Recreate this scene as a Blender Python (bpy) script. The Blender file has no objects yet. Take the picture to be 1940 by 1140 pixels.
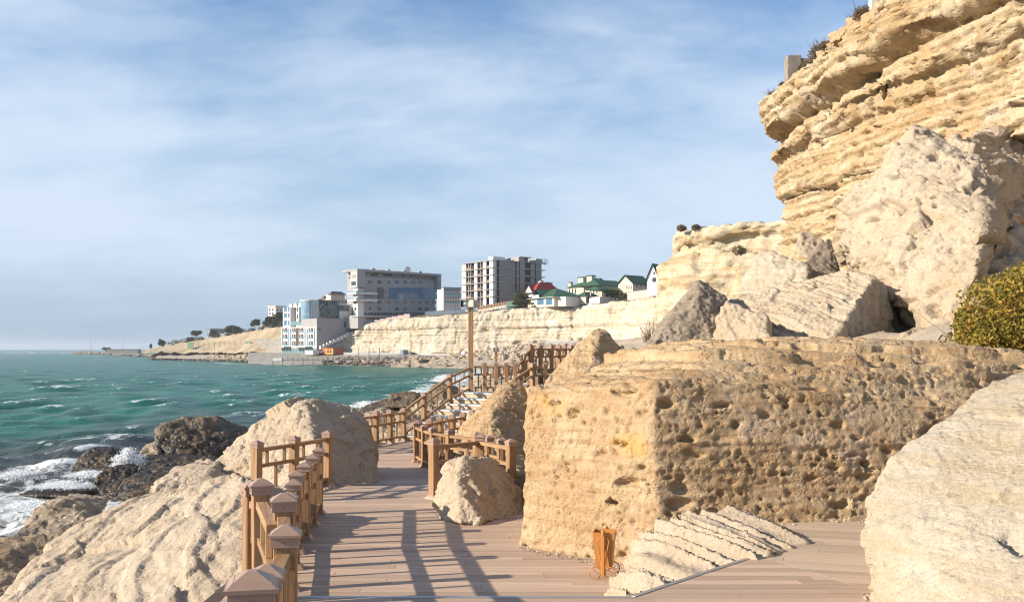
import bpy, bmesh, math, random
import numpy as np
from mathutils import Vector, Matrix
R = math.radians
SC = bpy.context.scene
COL = SC.collection

# ------------------------------------------------------------------ camera, world, sun, exposure
CZ = 6.3            # eye height above the sea
FPX = 1863.0        # focal length in photograph pixels (1940 wide)
cam_d = bpy.data.cameras.new('camera')
cam_d.sensor_width = 36.0
cam_d.lens = 36.0 * FPX / 1940.0
cam_d.shift_y = 90.0 / 1940.0
cam_d.clip_start = 0.05
cam_d.clip_end = 30000
cam = bpy.data.objects.new('camera', cam_d)
COL.objects.link(cam)
cam.location = (0, 0, CZ)
cam.rotation_euler = (R(90), 0, 0)
SC.camera = cam

SUN_EL, SUN_AZ = R(23.0), math.atan2(-0.965, -0.262)   # azimuth measured from +Y towards +X
sd = Vector((math.sin(SUN_AZ) * math.cos(SUN_EL), math.cos(SUN_AZ) * math.cos(SUN_EL), math.sin(SUN_EL)))
sun_d = bpy.data.lights.new('sun', 'SUN')
sun_d.energy = 5.0
sun_d.angle = R(0.5)
sun_d.color = (1.0, 0.885, 0.72)
sun = bpy.data.objects.new('sun', sun_d)
COL.objects.link(sun)
sun.location = sd * 50
sun.rotation_euler = (-sd).to_track_quat('-Z', 'Y').to_euler()

world = bpy.data.worlds.new('World')
SC.world = world
world.use_nodes = True
wn, wl = world.node_tree.nodes, world.node_tree.links
wn.clear()
w_out = wn.new('ShaderNodeOutputWorld')
w_bg = wn.new('ShaderNodeBackground')
w_bg.inputs['Strength'].default_value = 0.08
wl.new(w_bg.outputs[0], w_out.inputs[0])
w_sky = wn.new('ShaderNodeTexSky')
w_sky.sky_type = 'NISHITA'
w_sky.sun_disc = False
w_sky.sun_elevation = SUN_EL
w_sky.sun_rotation = SUN_AZ
w_sky.altitude = 0
w_sky.air_density = 1.0
w_sky.dust_density = 0.6
w_sky.ozone_density = 3.0
# thin high cloud over the whole dome: noise on the direction projected to a flat layer
w_tc = wn.new('ShaderNodeTexCoord')
w_sep = wn.new('ShaderNodeSeparateXYZ')
wl.new(w_tc.outputs['Generated'], w_sep.inputs[0])
def wmath(op, a, b=None, c=None):
    n = wn.new('ShaderNodeMath'); n.operation = op
    for i, v in enumerate((a, b, c)):
        if v is None: continue
        if isinstance(v, (int, float)): n.inputs[i].default_value = v
        else: wl.new(v, n.inputs[i])
    return n.outputs[0]
w_z = wmath('ADD', wmath('MAXIMUM', w_sep.outputs[2], 0.0), 0.27)
w_u = wmath('DIVIDE', w_sep.outputs[0], w_z)
w_v = wmath('DIVIDE', w_sep.outputs[1], w_z)
w_cmb = wn.new('ShaderNodeCombineXYZ')
wl.new(w_u, w_cmb.inputs[0]); wl.new(w_v, w_cmb.inputs[1])
def wnoise(scale, rot, sx, sy, det, dist, off):
    m = wn.new('ShaderNodeMapping')
    m.inputs['Rotation'].default_value = (0, 0, rot)
    m.inputs['Scale'].default_value = (sx, sy, 1)
    m.inputs['Location'].default_value = off
    wl.new(w_cmb.outputs[0], m.inputs[0])
    n = wn.new('ShaderNodeTexNoise')
    n.inputs['Scale'].default_value = scale
    n.inputs['Detail'].default_value = det
    n.inputs['Roughness'].default_value = 0.58
    n.inputs['Distortion'].default_value = dist
    wl.new(m.outputs[0], n.inputs['Vector'])
    return n.outputs[0]
w_n1 = wnoise(1.05, R(35), 0.75, 1.15, 5, 0.15, (0.0, 0.0, 0.0))
w_n2 = wnoise(2.6, R(25), 0.8, 1.2, 8, 0.25, (0.4, 5.2, 2.0))
w_mix = wmath('ADD', wmath('MULTIPLY', w_n1, 0.66), wmath('MULTIPLY', w_n2, 0.34))
w_mr = wn.new('ShaderNodeMapRange')
w_mr.interpolation_type = 'SMOOTHSTEP'
w_mr.inputs[1].default_value = 0.34; w_mr.inputs[2].default_value = 0.61
w_mr.inputs[3].default_value = 0.0; w_mr.inputs[4].default_value = 0.85
wl.new(w_mix, w_mr.inputs[0])
# hazy veil towards the horizon, the same all round
w_hz = wn.new('ShaderNodeMapRange')
w_hz.interpolation_type = 'SMOOTHSTEP'
w_hz.inputs[1].default_value = 0.0; w_hz.inputs[2].default_value = 0.36
w_hz.inputs[3].default_value = 0.92; w_hz.inputs[4].default_value = 0.0
wl.new(w_sep.outputs[2], w_hz.inputs[0])
w_grade = wn.new('ShaderNodeMix'); w_grade.data_type = 'RGBA'; w_grade.blend_type = 'MULTIPLY'
w_grade.inputs[0].default_value = 1.0
wl.new(w_sky.outputs[0], w_grade.inputs[6])
w_grade.inputs[7].default_value = (0.80, 1.07, 1.24, 1)
w_lo = wn.new('ShaderNodeMapRange'); w_lo.interpolation_type = 'SMOOTHSTEP'
w_lo.inputs[1].default_value = -0.01; w_lo.inputs[2].default_value = 0.12
wl.new(w_sep.outputs[2], w_lo.inputs[0])
w_veil = wn.new('ShaderNodeMix'); w_veil.data_type = 'RGBA'
wl.new(w_lo.outputs[0], w_veil.inputs[0])
w_veil.inputs[6].default_value = (2.3, 3.25, 4.4, 1)
w_veil.inputs[7].default_value = (3.8, 4.7, 5.8, 1)
w_m1 = wn.new('ShaderNodeMix'); w_m1.data_type = 'RGBA'
wl.new(w_hz.outputs[0], w_m1.inputs[0])
wl.new(w_grade.outputs[2], w_m1.inputs[6])
wl.new(w_veil.outputs[2], w_m1.inputs[7])
w_m2 = wn.new('ShaderNodeMix'); w_m2.data_type = 'RGBA'
w_thin = wn.new('ShaderNodeMapRange'); w_thin.interpolation_type = 'SMOOTHSTEP'
w_thin.inputs[1].default_value = 0.25; w_thin.inputs[2].default_value = 0.75; w_thin.inputs[3].default_value = 1.0; w_thin.inputs[4].default_value = 0.25
wl.new(w_sep.outputs[2], w_thin.inputs[0])
wl.new(wmath('MULTIPLY', wmath('MULTIPLY', w_mr.outputs[0], w_thin.outputs[0]), wmath('ADD', wmath('MULTIPLY', w_lo.outputs[0], 0.9), 0.1)), w_m2.inputs[0])
wl.new(w_m1.outputs[2], w_m2.inputs[6])
w_m2.inputs[7].default_value = (5.4, 6.2, 7.3, 1)
wl.new(w_m2.outputs[2], w_bg.inputs['Color'])

SC.view_settings.view_transform = 'Standard'
SC.view_settings.look = 'None'
SC.view_settings.exposure = 0.78
SC.view_settings.gamma = 1.0
SC.view_settings.use_curve_mapping = False
SC.render.engine = 'CYCLES'
SC.cycles.max_bounces = 5
SC.cycles.diffuse_bounces = 3
SC.cycles.glossy_bounces = 2
SC.cycles.transmission_bounces = 3
SC.cycles.use_adaptive_sampling = True
SC.cycles.adaptive_threshold = 0.015
SC.cycles.use_denoising = True
SC.cycles.pixel_filter_type = 'BLACKMAN_HARRIS'
SC.cycles.filter_width = 1.15

# ------------------------------------------------------------------ helpers
def at(px, py, Y):
    """world point seen at photograph pixel (px, py) when it lies Y metres ahead"""
    return Vector(((px - 970.0) / FPX * Y, Y, CZ - (py - 660.0) / FPX * Y))

def ground_Y(py, z):
    return FPX * (CZ - z) / (py - 660.0)

def tag(o, label=None, cat=None, group=None, kind=None):
    if label: o['label'] = label
    if cat: o['category'] = cat
    if group: o['group'] = group
    if kind: o['kind'] = kind
    return o

def empty(name, loc=(0, 0, 0), rz=0.0, parent=None):
    o = bpy.data.objects.new(name, None)
    o.empty_display_size = 0.1
    COL.objects.link(o)
    o.location = loc
    o.rotation_euler = (0, 0, rz)
    if parent: o.parent = parent
    return o

def link(name, me, parent=None, loc=None, rot=None):
    o = bpy.data.objects.new(name, me)
    COL.objects.link(o)
    if loc is not None: o.location = loc
    if rot is not None: o.rotation_euler = rot
    if parent: o.parent = parent
    return o

class MB:
    """collects boxes, bars, tubes and polygons into one mesh"""
    def __init__(s): s.v = []; s.f = []
    def quad_mesh(s, vs, fs):
        n = len(s.v); s.v += [tuple(v) for v in vs]; s.f += [tuple(i + n for i in f) for f in fs]; return s
    def box(s, x0, x1, y0, y1, z0, z1):
        vs = [(x, y, z) for z in (z0, z1) for y in (y0, y1) for x in (x0, x1)]
        return s.quad_mesh(vs, [(0, 2, 3, 1), (4, 5, 7, 6), (0, 1, 5, 4), (2, 6, 7, 3), (0, 4, 6, 2), (1, 3, 7, 5)])
    def frustum(s, w0, d0, z0, w1, d1, z1, cx=0, cy=0):
        vs = [(cx + sx * w0 / 2, cy + sy * d0 / 2, z0) for sy in (-1, 1) for sx in (-1, 1)] + \
             [(cx + sx * w1 / 2, cy + sy * d1 / 2, z1) for sy in (-1, 1) for sx in (-1, 1)]
        return s.quad_mesh(vs, [(0, 2, 3, 1), (4, 5, 7, 6), (0, 1, 5, 4), (2, 6, 7, 3), (0, 4, 6, 2), (1, 3, 7, 5)])
    def bar(s, a, b, w, h, up=(0, 0, 1)):
        a, b = Vector(a), Vector(b)
        d = (b - a).normalized(); u = Vector(up)
        side = d.cross(u)
        if side.length < 1e-4: side = d.cross(Vector((1, 0, 0)))
        side.normalize(); u = side.cross(d).normalized()
        vs = [p + side * sx * w / 2 + u * sz * h / 2 for p in (a, b) for sz in (-1, 1) for sx in (-1, 1)]
        return s.quad_mesh(vs, [(0, 2, 3, 1), (4, 5, 7, 6), (0, 1, 5, 4), (2, 6, 7, 3), (0, 4, 6, 2), (1, 3, 7, 5)])
    def tube(s, pts, r, n=8, closed=False):
        pts = [Vector(p) for p in pts]; m = len(pts); rings = []
        for i, p in enumerate(pts):
            if closed: d = pts[(i + 1) % m] - pts[i - 1]
            else: d = pts[min(i + 1, m - 1)] - pts[max(i - 1, 0)]
            d.normalize()
            ref = Vector((0, 0, 1)) if abs(d.z) < 0.9 else Vector((1, 0, 0))
            a = d.cross(ref).normalized(); b = a.cross(d).normalized()
            rr = r[i] if isinstance(r, (list, tuple)) else r
            rings.append([p + (a * math.cos(2 * math.pi * k / n) + b * math.sin(2 * math.pi * k / n)) * rr for k in range(n)])
        vs = [v for ring in rings for v in ring]; fs = []
        for i in range(m if closed else m - 1):
            j = (i + 1) % m
            for k in range(n):
                fs.append((i * n + k, i * n + (k + 1) % n, j * n + (k + 1) % n, j * n + k))
        if not closed:
            fs.append(tuple(range(n - 1, -1, -1))); fs.append(tuple((m - 1) * n + k for k in range(n)))
        return s.quad_mesh(vs, fs)
    def poly(s, pts): return s.quad_mesh(pts, [tuple(range(len(pts)))])
    def mesh(s, name, mat=None, smooth=False, bevel=0.0):
        me = bpy.data.meshes.new(name)
        me.from_pydata(s.v, [], s.f); me.update()
        if bevel:
            bm = bmesh.new(); bm.from_mesh(me)
            bmesh.ops.bevel(bm, geom=bm.edges[:], offset=bevel, segments=1, affect='EDGES', clamp_overlap=True)
            bm.to_mesh(me); bm.free()
        if smooth: me.shade_smooth()
        if mat: me.materials.append(mat)
        return me
    def build(s, name, mat=None, parent=None, smooth=False, bevel=0.0, loc=None, rot=None):
        return link(name, s.mesh(name, mat, smooth, bevel), parent, loc, rot)

def np_mesh(name, V, F, mat=None, smooth=True):
    """mesh from numpy vertices (n,3) and faces (m,4) or (m,3)"""
    me = bpy.data.meshes.new(name)
    V = np.ascontiguousarray(V, np.float32); F = np.ascontiguousarray(F, np.int32)
    k = F.shape[1]
    me.vertices.add(len(V)); me.vertices.foreach_set('co', V.ravel())
    me.loops.add(F.size); me.loops.foreach_set('vertex_index', F.ravel())
    me.polygons.add(len(F)); me.polygons.foreach_set('loop_start', np.arange(0, F.size, k, dtype=np.int32))
    me.polygons.foreach_set('loop_total', np.full(len(F), k, np.int32))
    me.update(calc_edges=True); me.validate()
    if smooth: me.shade_smooth()
    if mat: me.materials.append(mat)
    return me

def vattr(me, name, vals):
    a = me.attributes.new(name, 'FLOAT', 'POINT')
    a.data.foreach_set('value', np.ascontiguousarray(vals, np.float32).ravel())

def grid_faces(nu, nv):
    i = np.arange(nu - 1)[:, None] * nv + np.arange(nv - 1)[None, :]
    i = i.ravel()
    return np.stack([i, i + nv, i + nv + 1, i + 1], 1)

# ------------------------------------------------------------------ numpy noise
def _hash(ix, iy, iz, seed):
    with np.errstate(over='ignore'):
        h = (ix.astype(np.uint32) * np.uint32(0x8da6b343)) ^ (iy.astype(np.uint32) * np.uint32(0xd8163841)) ^ (iz.astype(np.uint32) * np.uint32(0xcb1ab31f))
        h = h + np.uint32((seed * 7919 + 12345) & 0xffffffff)
        h ^= h >> np.uint32(15); h *= np.uint32(0x2c1b3c6d)
        h ^= h >> np.uint32(12); h *= np.uint32(0x297a2d39)
        h ^= h >> np.uint32(15)
    return h

def gnoise(P, seed=0):
    P = np.asarray(P, np.float32)
    i = np.floor(P).astype(np.int32); f = P - i
    w = f * f * f * (f * (f * 6 - 15) + 10)
    out = np.zeros(len(P), np.float32)
    for dx in (0, 1):
        wx = w[:, 0] if dx else 1 - w[:, 0]
        for dy in (0, 1):
            wy = w[:, 1] if dy else 1 - w[:, 1]
            for dz in (0, 1):
                wz = w[:, 2] if dz else 1 - w[:, 2]
                h = _hash(i[:, 0] + dx, i[:, 1] + dy, i[:, 2] + dz, seed)
                gx = (h & np.uint32(1023)).astype(np.float32) / 511.5 - 1
                gy = ((h >> np.uint32(10)) & np.uint32(1023)).astype(np.float32) / 511.5 - 1
                gz = ((h >> np.uint32(20)) & np.uint32(1023)).astype(np.float32) / 511.5 - 1
                out += wx * wy * wz * (gx * (f[:, 0] - dx) + gy * (f[:, 1] - dy) + gz * (f[:, 2] - dz))
    return out * 1.5

def fbm(P, octs=4, seed=0, gain=0.5, ridged=False):
    P = np.asarray(P, np.float32)
    a, s, out = 1.0, 1.0, np.zeros(len(P), np.float32)
    for k in range(octs):
        n = gnoise(P * s + k * 17.3, seed + k)
        out += a * ((1 - 2 * np.abs(n)) if ridged else n)
        a *= gain; s *= 2.03
    return out

def worley(P, seed=0, jitter=0.7):
    """distance to the nearest feature point and that point's random number"""
    P = np.asarray(P, np.float32) - 0.5
    i = np.floor(P).astype(np.int32); f = P - i
    best = np.full(len(P), 9.0, np.float32); rid = np.zeros(len(P), np.float32)
    for dx in (0, 1):
        for dy in (0, 1):
            for dz in (0, 1):
                h = _hash(i[:, 0] + dx, i[:, 1] + dy, i[:, 2] + dz, seed)
                jx = ((h & np.uint32(1023)).astype(np.float32) / 1023 - .5) * jitter
                jy = (((h >> np.uint32(10)) & np.uint32(1023)).astype(np.float32) / 1023 - .5) * jitter
                jz = (((h >> np.uint32(20)) & np.uint32(1023)).astype(np.float32) / 1023 - .5) * jitter
                d = (f[:, 0] - dx - jx) ** 2 + (f[:, 1] - dy - jy) ** 2 + (f[:, 2] - dz - jz) ** 2
                m = d < best
                best = np.where(m, d, best)
                rid = np.where(m, ((h >> np.uint32(7)) & np.uint32(255)).astype(np.float32) / 255, rid)
    return np.sqrt(best), rid

def facets_field(P, cell, seed, aniso=(1, 1, 1)):
    """broken stone: every cell is a plane with its own tilt and offset, with steps between neighbours"""
    Q = np.asarray(P, np.float32) / cell / np.asarray(aniso, np.float32)
    Q = Q + 0.10 * np.stack([gnoise(Q * 2.2 + 3, seed + 1), gnoise(Q * 2.2 + 8, seed + 2), gnoise(Q * 2.2 + 5, seed + 3)], 1) - 0.5
    i = np.floor(Q).astype(np.int32); f = Q - i
    best = np.full(len(Q), 9.0, np.float32); out = np.zeros(len(Q), np.float32)
    for dx in (0, 1):
        for dy in (0, 1):
            for dz in (0, 1):
                h = _hash(i[:, 0] + dx, i[:, 1] + dy, i[:, 2] + dz, seed)
                c = [((h >> np.uint32(10 * k)) & np.uint32(1023)).astype(np.float32) / 1023 - .5 for k in range(3)]
                ox, oy, oz = f[:, 0] - dx - .7 * c[0], f[:, 1] - dy - .7 * c[1], f[:, 2] - dz - .7 * c[2]
                d = ox * ox + oy * oy + oz * oz
                h2 = _hash(i[:, 0] + dx + 77, i[:, 1] + dy, i[:, 2] + dz, seed + 9)
                t = [((h2 >> np.uint32(10 * k)) & np.uint32(1023)).astype(np.float32) / 511.5 - 1 for k in range(3)]
                m = d < best
                best = np.where(m, d, best)
                out = np.where(m, ox * t[0] + oy * t[1] + oz * t[2] + 0.45 * c[0], out)
    return out

def sstep(a, b, x):
    t = np.clip((x - a) / (b - a), 0, 1)
    return t * t * (3 - 2 * t)

def pit_field(P, cell, density, seed, squash=(1, 1, 1), warp=0.25):
    """0..1 depth of rounded hollows, about `density` of the cells hold one"""
    Q = P / cell * np.asarray(squash, np.float32)
    Q = Q + warp * np.stack([gnoise(Q * 1.3 + 5, seed + 31), gnoise(Q * 1.3 + 9, seed + 32), gnoise(Q * 1.3 + 2, seed + 33)], 1)
    d, r = worley(Q, seed)
    rad = 0.18 + 0.34 * (r / max(density, 1e-3))
    on = r < density
    wall = np.where(r < density * 0.45, 0.80, 0.50)
    gate = sstep(-0.28, 0.18, gnoise(P / (cell * 6.0), seed + 35)) * 0.85 + 0.15
    return np.where(on, 1 - sstep(rad * wall, rad, d), 0) * gate

def strata(P, normal, thick, seed, warp=0.35, sharp=6.0):
    """ledge profile: flat-ish beds with abrupt steps, -1..1"""
    n = np.asarray(normal, np.float32); n = n / np.linalg.norm(n)
    h = P @ n / thick + warp * fbm(P / (thick * 9), 2, seed + 40)
    k = np.floor(h); fr = h - k
    def rnd(kk):
        x = _hash(kk.astype(np.int32), kk.astype(np.int32) * 3 + 1, np.zeros_like(kk, dtype=np.int32), seed)
        return (x & np.uint32(1023)).astype(np.float32) / 511.5 - 1
    a, b = rnd(k), rnd(k + 1)
    t = np.clip((fr - 0.5) * sharp + 0.5, 0, 1); t = t * t * (3 - 2 * t)
    return a + (b - a) * t

def vnormals(V, F):
    a = V[F[:, 2]] - V[F[:, 0]]; b = V[F[:, 3] if F.shape[1] == 4 else F[:, 1]] - V[F[:, 1] if F.shape[1] == 4 else F[:, 0]]
    fn = np.cross(a, b) if F.shape[1] == 4 else np.cross(b, a)
    N = np.zeros_like(V)
    for c in range(F.shape[1]):
        for ax in range(3):
            N[:, ax] += np.bincount(F[:, c], fn[:, ax], len(V))
    return N / np.maximum(np.linalg.norm(N, axis=1, keepdims=True), 1e-9)
# ------------------------------------------------------------------ materials
class NT:
    def __init__(s, name):
        s.m = bpy.data.materials.new(name); s.m.use_nodes = True
        s.n, s.l = s.m.node_tree.nodes, s.m.node_tree.links
        s.n.clear()
        s.out = s.n.new('ShaderNodeOutputMaterial')
        s.b = s.n.new('ShaderNodeBsdfPrincipled')
        s.l.new(s.b.outputs[0], s.out.inputs[0])
        s.tc = s.n.new('ShaderNodeTexCoord')
    def put(s, sock, v):
        if hasattr(v, 'is_linked') or hasattr(v, 'links'): s.l.new(v, sock)
        elif isinstance(v, (tuple, list)) and len(v) == 3 and sock.type == 'RGBA': sock.default_value = (*v, 1)
        else: sock.default_value = v
    def map(s, scale=(1, 1, 1), rot=(0, 0, 0), loc=(0, 0, 0), src='Object'):
        m = s.n.new('ShaderNodeMapping')
        m.inputs['Scale'].default_value = scale; m.inputs['Rotation'].default_value = rot; m.inputs['Location'].default_value = loc
        s.l.new(s.tc.outputs[src], m.inputs[0]); return m.outputs[0]
    def noise(s, vec, scale, det=4, rough=0.55, dist=0.0):
        n = s.n.new('ShaderNodeTexNoise')
        s.l.new(vec, n.inputs['Vector'])
        n.inputs['Scale'].default_value = scale; n.inputs['Detail'].default_value = det
        n.inputs['Roughness'].default_value = rough; n.inputs['Distortion'].default_value = dist
        return n.outputs[0]
    def voro(s, vec, scale, feature='F1', rnd=1.0):
        n = s.n.new('ShaderNodeTexVoronoi'); n.feature = feature
        s.l.new(vec, n.inputs['Vector']); n.inputs['Scale'].default_value = scale
        n.inputs['Randomness'].default_value = rnd
        return n.outputs['Distance']
    def math(s, op, a, b=None, c=None):
        n = s.n.new('ShaderNodeMath'); n.operation = op
        for i, v in enumerate((a, b, c)):
            if v is None: continue
            s.put(n.inputs[i], v)
        return n.outputs[0]
    def rng(s, x, a, b, c=0.0, d=1.0, smooth=True):
        n = s.n.new('ShaderNodeMapRange')
        n.interpolation_type = 'SMOOTHSTEP' if smooth else 'LINEAR'
        s.l.new(x, n.inputs[0])
        for i, v in enumerate((a, b, c, d)): n.inputs[i + 1].default_value = v
        return n.outputs[0]
    def mix(s, fac, a, b, blend='MIX'):
        n = s.n.new('ShaderNodeMix'); n.data_type = 'RGBA'; n.blend_type = blend
        s.put(n.inputs[0], fac); s.put(n.inputs[6], a); s.put(n.inputs[7], b)
        return n.outputs[2]
    def attr(s, name):
        n = s.n.new('ShaderNodeAttribute'); n.attribute_name = name; return n.outputs['Fac']
    def objrand(s):
        n = s.n.new('ShaderNodeObjectInfo'); return n.outputs['Random']
    def bump(s, h, dist, strength=1.0, prev=None):
        n = s.n.new('ShaderNodeBump'); n.inputs['Distance'].default_value = dist; n.inputs['Strength'].default_value = strength
        s.l.new(h, n.inputs['Height'])
        if prev: s.l.new(prev, n.inputs['Normal'])
        return n.outputs[0]
    def done(s, color, rough=0.8, normal=None, spec=0.5, metal=0.0):
        s.put(s.b.inputs['Base Color'], color); s.put(s.b.inputs['Roughness'], rough)
        s.b.inputs['Specular IOR Level'].default_value = spec; s.b.inputs['Metallic'].default_value = metal
        if normal: s.l.new(normal, s.b.inputs['Normal'])
        return s.m

def rock_mat(name, c_lo, c_hi, c_stain, size=1.0, stain=0.45, pits=0.5, lam=0.0, lam_rot=(0, 0, 0), white=0.0, rough=0.93, bump=1.0):
    """weathered limestone; size is the length scale in metres of one blotch"""
    c_lo, c_hi, c_stain = [tuple(0.68 * q for q in c) for c in (c_lo, c_hi, c_stain)]
    t = NT(name)
    p = t.map()
    big = t.noise(p, 0.55 / size, 5, 0.6, 0.4)
    med = t.noise(p, 3.1 / size, 6, 0.65)
    fin = t.noise(p, 22.0 / size, 5, 0.7)
    col = t.mix(t.rng(big, 0.32, 0.68), c_lo, c_hi)
    col = t.mix(t.math('MULTIPLY', t.rng(med, 0.47, 0.72), stain), col, c_stain)
    if lam:
        pl = t.map((0.35, 0.35, 5.0), lam_rot)
        ln = t.noise(pl, 1.3 / size, 5, 0.6, 0.25)
        col = t.mix(t.math('MULTIPLY', t.rng(ln, 0.45, 0.62), lam), col, c_stain)
        ln2 = t.noise(pl, 3.7 / size, 4, 0.6, 0.2)
    if white:
        wn_ = t.noise(t.map((1, 1, 1), (0, 0, 0), (7, 3, 1)), 0.9 / size, 6, 0.72, 0.6)
        col = t.mix(t.rng(wn_, 0.60 - 0.08 * white, 0.70 - 0.08 * white, 0, 0.75), col, (0.40, 0.35, 0.29))
    col = t.mix(t.attr('bloom'), col, (0.44, 0.33, 0.235))
    col = t.mix(t.attr('ochre'), col, (0.50, 0.31, 0.10))
    gr = t.rng(fin, 0.3, 0.7, 0.84, 1.12)
    col = t.mix(1.0, col, gr, 'MULTIPLY')
    # fine relief: grain, small solution holes, thin beds
    v1 = t.rng(t.voro(t.map((1, 1, 1.5)), 9.0 / size), 0.10, 0.42)
    v2 = t.rng(t.voro(t.map((1, 1, 1.3), (0.3, 0.2, 0)), 24.0 / size), 0.08, 0.40)
    gate = t.rng(t.noise(p, 1.6 / size, 3), 0.42, 0.58)
    h = t.math('ADD', t.math('MULTIPLY', med, 0.9), t.math('MULTIPLY', fin, 0.35))
    h = t.math('ADD', h, t.math('MULTIPLY', t.math('MULTIPLY', v1, gate), 0.75 * pits))
    h = t.math('ADD', h, t.math('MULTIPLY', v2, 0.32 * pits))
    if lam: h = t.math('ADD', h, t.math('MULTIPLY', ln2, 1.3 * lam))
    nrm = t.bump(h, 0.034 * size, bump)
    return t.done(col, rough, nrm, 0.25)

MAT = {}
MAT['cliff'] = rock_mat('cliff_limestone', (0.60, 0.43, 0.24), (0.75, 0.62, 0.44), (0.47, 0.29, 0.13), size=2.2, stain=0.6, pits=0.7, lam=0.5, white=0.25)
MAT['cliff2'] = rock_mat('pale_cliff_limestone', (0.70, 0.57, 0.38), (0.82, 0.72, 0.55), (0.50, 0.34, 0.17), size=4.0, stain=0.65, pits=0.5, lam=0.6)
MAT['cliff3'] = rock_mat('far_cliff_limestone', (0.72, 0.61, 0.45), (0.86, 0.79, 0.66), (0.58, 0.43, 0.27), size=5.0, stain=0.7, pits=0.4, lam=0.4)
MAT['hill'] = rock_mat('ochre_hillside', (0.50, 0.38, 0.23), (0.66, 0.54, 0.38), (0.36, 0.26, 0.15), size=5.0, stain=0.7, pits=0.4)
MAT['pitted'] = rock_mat('pitted_ochre_limestone', (0.57, 0.385, 0.21), (0.67, 0.50, 0.315), (0.44, 0.255, 0.12), size=0.5, stain=0.6, pits=0.8, lam=0.35, lam_rot=(0, R(-4), 0))
MAT['cream'] = rock_mat('cream_limestone', (0.58, 0.455, 0.325), (0.66, 0.54, 0.41), (0.49, 0.36, 0.235), size=0.7, stain=0.4, pits=0.45)
MAT['pale'] = rock_mat('pale_bedded_limestone', (0.56, 0.465, 0.345), (0.64, 0.555, 0.44), (0.50, 0.385, 0.235), size=0.6, stain=0.4, pits=0.4, lam=0.48, lam_rot=(R(20), R(-28), 0))
MAT['bigblock'] = rock_mat('cream_block_limestone', (0.57, 0.445, 0.31), (0.65, 0.54, 0.41), (0.50, 0.36, 0.22), size=1.7, stain=0.35, pits=0.5)
MAT['brown'] = rock_mat('brown_limestone', (0.40, 0.28, 0.17), (0.52, 0.40, 0.27), (0.30, 0.20, 0.12), size=0.7, stain=0.5, pits=0.8)
MAT['greyrock'] = rock_mat('grey_brown_limestone', (0.34, 0.27, 0.20), (0.46, 0.38, 0.29), (0.22, 0.16, 0.11), size=1.3, stain=0.5, pits=0.7)

def wet_mat(name, dry_lo, dry_hi, lo, hi):
    """shore rock: dry stone above, dark algae and wet stone near the water line"""
    t = NT(name)
    p = t.map()
    g = t.n.new('ShaderNodeNewGeometry')
    sp = t.n.new('ShaderNodeSeparateXYZ'); t.l.new(g.outputs['Position'], sp.inputs[0])
    med = t.noise(p, 1.4, 6, 0.65); fin = t.noise(p, 9, 5, 0.7); big = t.noise(p, 0.5, 4)
    dry = t.mix(t.rng(med, 0.35, 0.65), tuple(.85 * q for q in dry_lo), tuple(.85 * q for q in dry_hi))
    wetc = t.mix(t.rng(med, 0.45, 0.68), (0.035, 0.027, 0.019), (0.15, 0.10, 0.048))
    zz = t.math('ADD', sp.outputs[2], t.math('MULTIPLY', t.math('SUBTRACT', big, 0.5), 1.2))
    k = t.rng(zz, lo, hi)
    col = t.mix(k, wetc, dry)
    col = t.mix(1.0, col, t.rng(fin, 0.3, 0.7, 0.72, 1.2), 'MULTIPLY')
    v = t.rng(t.voro(t.map(), 4.0), 0.1, 0.45)
    h = t.math('ADD', t.math('MULTIPLY', med, 1.0), t.math('ADD', t.math('MULTIPLY', fin, 0.4), t.math('MULTIPLY', v, 0.5)))
    return t.done(col, t.rng(zz, lo, hi, 0.38, 0.92), t.bump(h, 0.11, 1.0), 0.4)
MAT['wet'] = wet_mat('wet_shore_rock', (0.20, 0.15, 0.10), (0.30, 0.23, 0.16), 1.2, 3.0)
MAT['wet_dark'] = wet_mat('dark_wet_rock', (0.15, 0.11, 0.07), (0.24, 0.18, 0.12), 1.2, 3.4)
MAT['shore'] = wet_mat('shore_boulder', (0.36, 0.27, 0.18), (0.48, 0.39, 0.28), 0.5, 1.3)

def plain(name, col, rough=0.7, var=0.12, scale=3.0, bump=0.0, spec=0.4, metal=0.0):
    col = tuple(0.84 * q for q in col)
    t = NT(name)
    p = t.map()
    n = t.noise(p, scale, 5, 0.6)
    c = t.mix(1.0, col, t.rng(n, 0.25, 0.75, 1 - var, 1 + var), 'MULTIPLY')
    nm = t.bump(t.noise(p, scale * 5, 4), bump) if bump else None
    return t.done(c, rough, nm, spec, metal)

def wood_mat(name, col, col2, grain_axis='z', rough=0.62, bump=0.0012):
    col, col2 = [tuple(0.80 * q for q in c) for c in (col, col2)]
    t = NT(name)
    sc = {'z': (40, 40, 2.2), 'x': (2.2, 40, 40)}[grain_axis]
    ob = t.objrand()
    p = t.map(sc)
    va = t.n.new('ShaderNodeVectorMath'); va.operation = 'ADD'
    t.l.new(p, va.inputs[0])
    cb = t.n.new('ShaderNodeCombineXYZ')
    t.l.new(t.math('MULTIPLY', ob, 90.0), cb.inputs[0]); t.l.new(t.math('MULTIPLY', ob, 41.0), cb.inputs[1]); t.l.new(t.math('MULTIPLY', ob, 63.0), cb.inputs[2])
    t.l.new(cb.outputs[0], va.inputs[1])
    g = t.noise(va.outputs[0], 1.0, 4, 0.65, 0.3)
    c = t.mix(t.rng(g, 0.35, 0.65), col, col2)
    c = t.mix(1.0, c, t.rng(t.math('ADD', ob, 0.0), 0, 1, 0.86, 1.12, False), 'MULTIPLY')
    return t.done(c, rough, t.bump(g, bump), 0.35)
MAT['post'] = wood_mat('brown_composite_wood', (0.30, 0.165, 0.078), (0.46, 0.275, 0.145))
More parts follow.
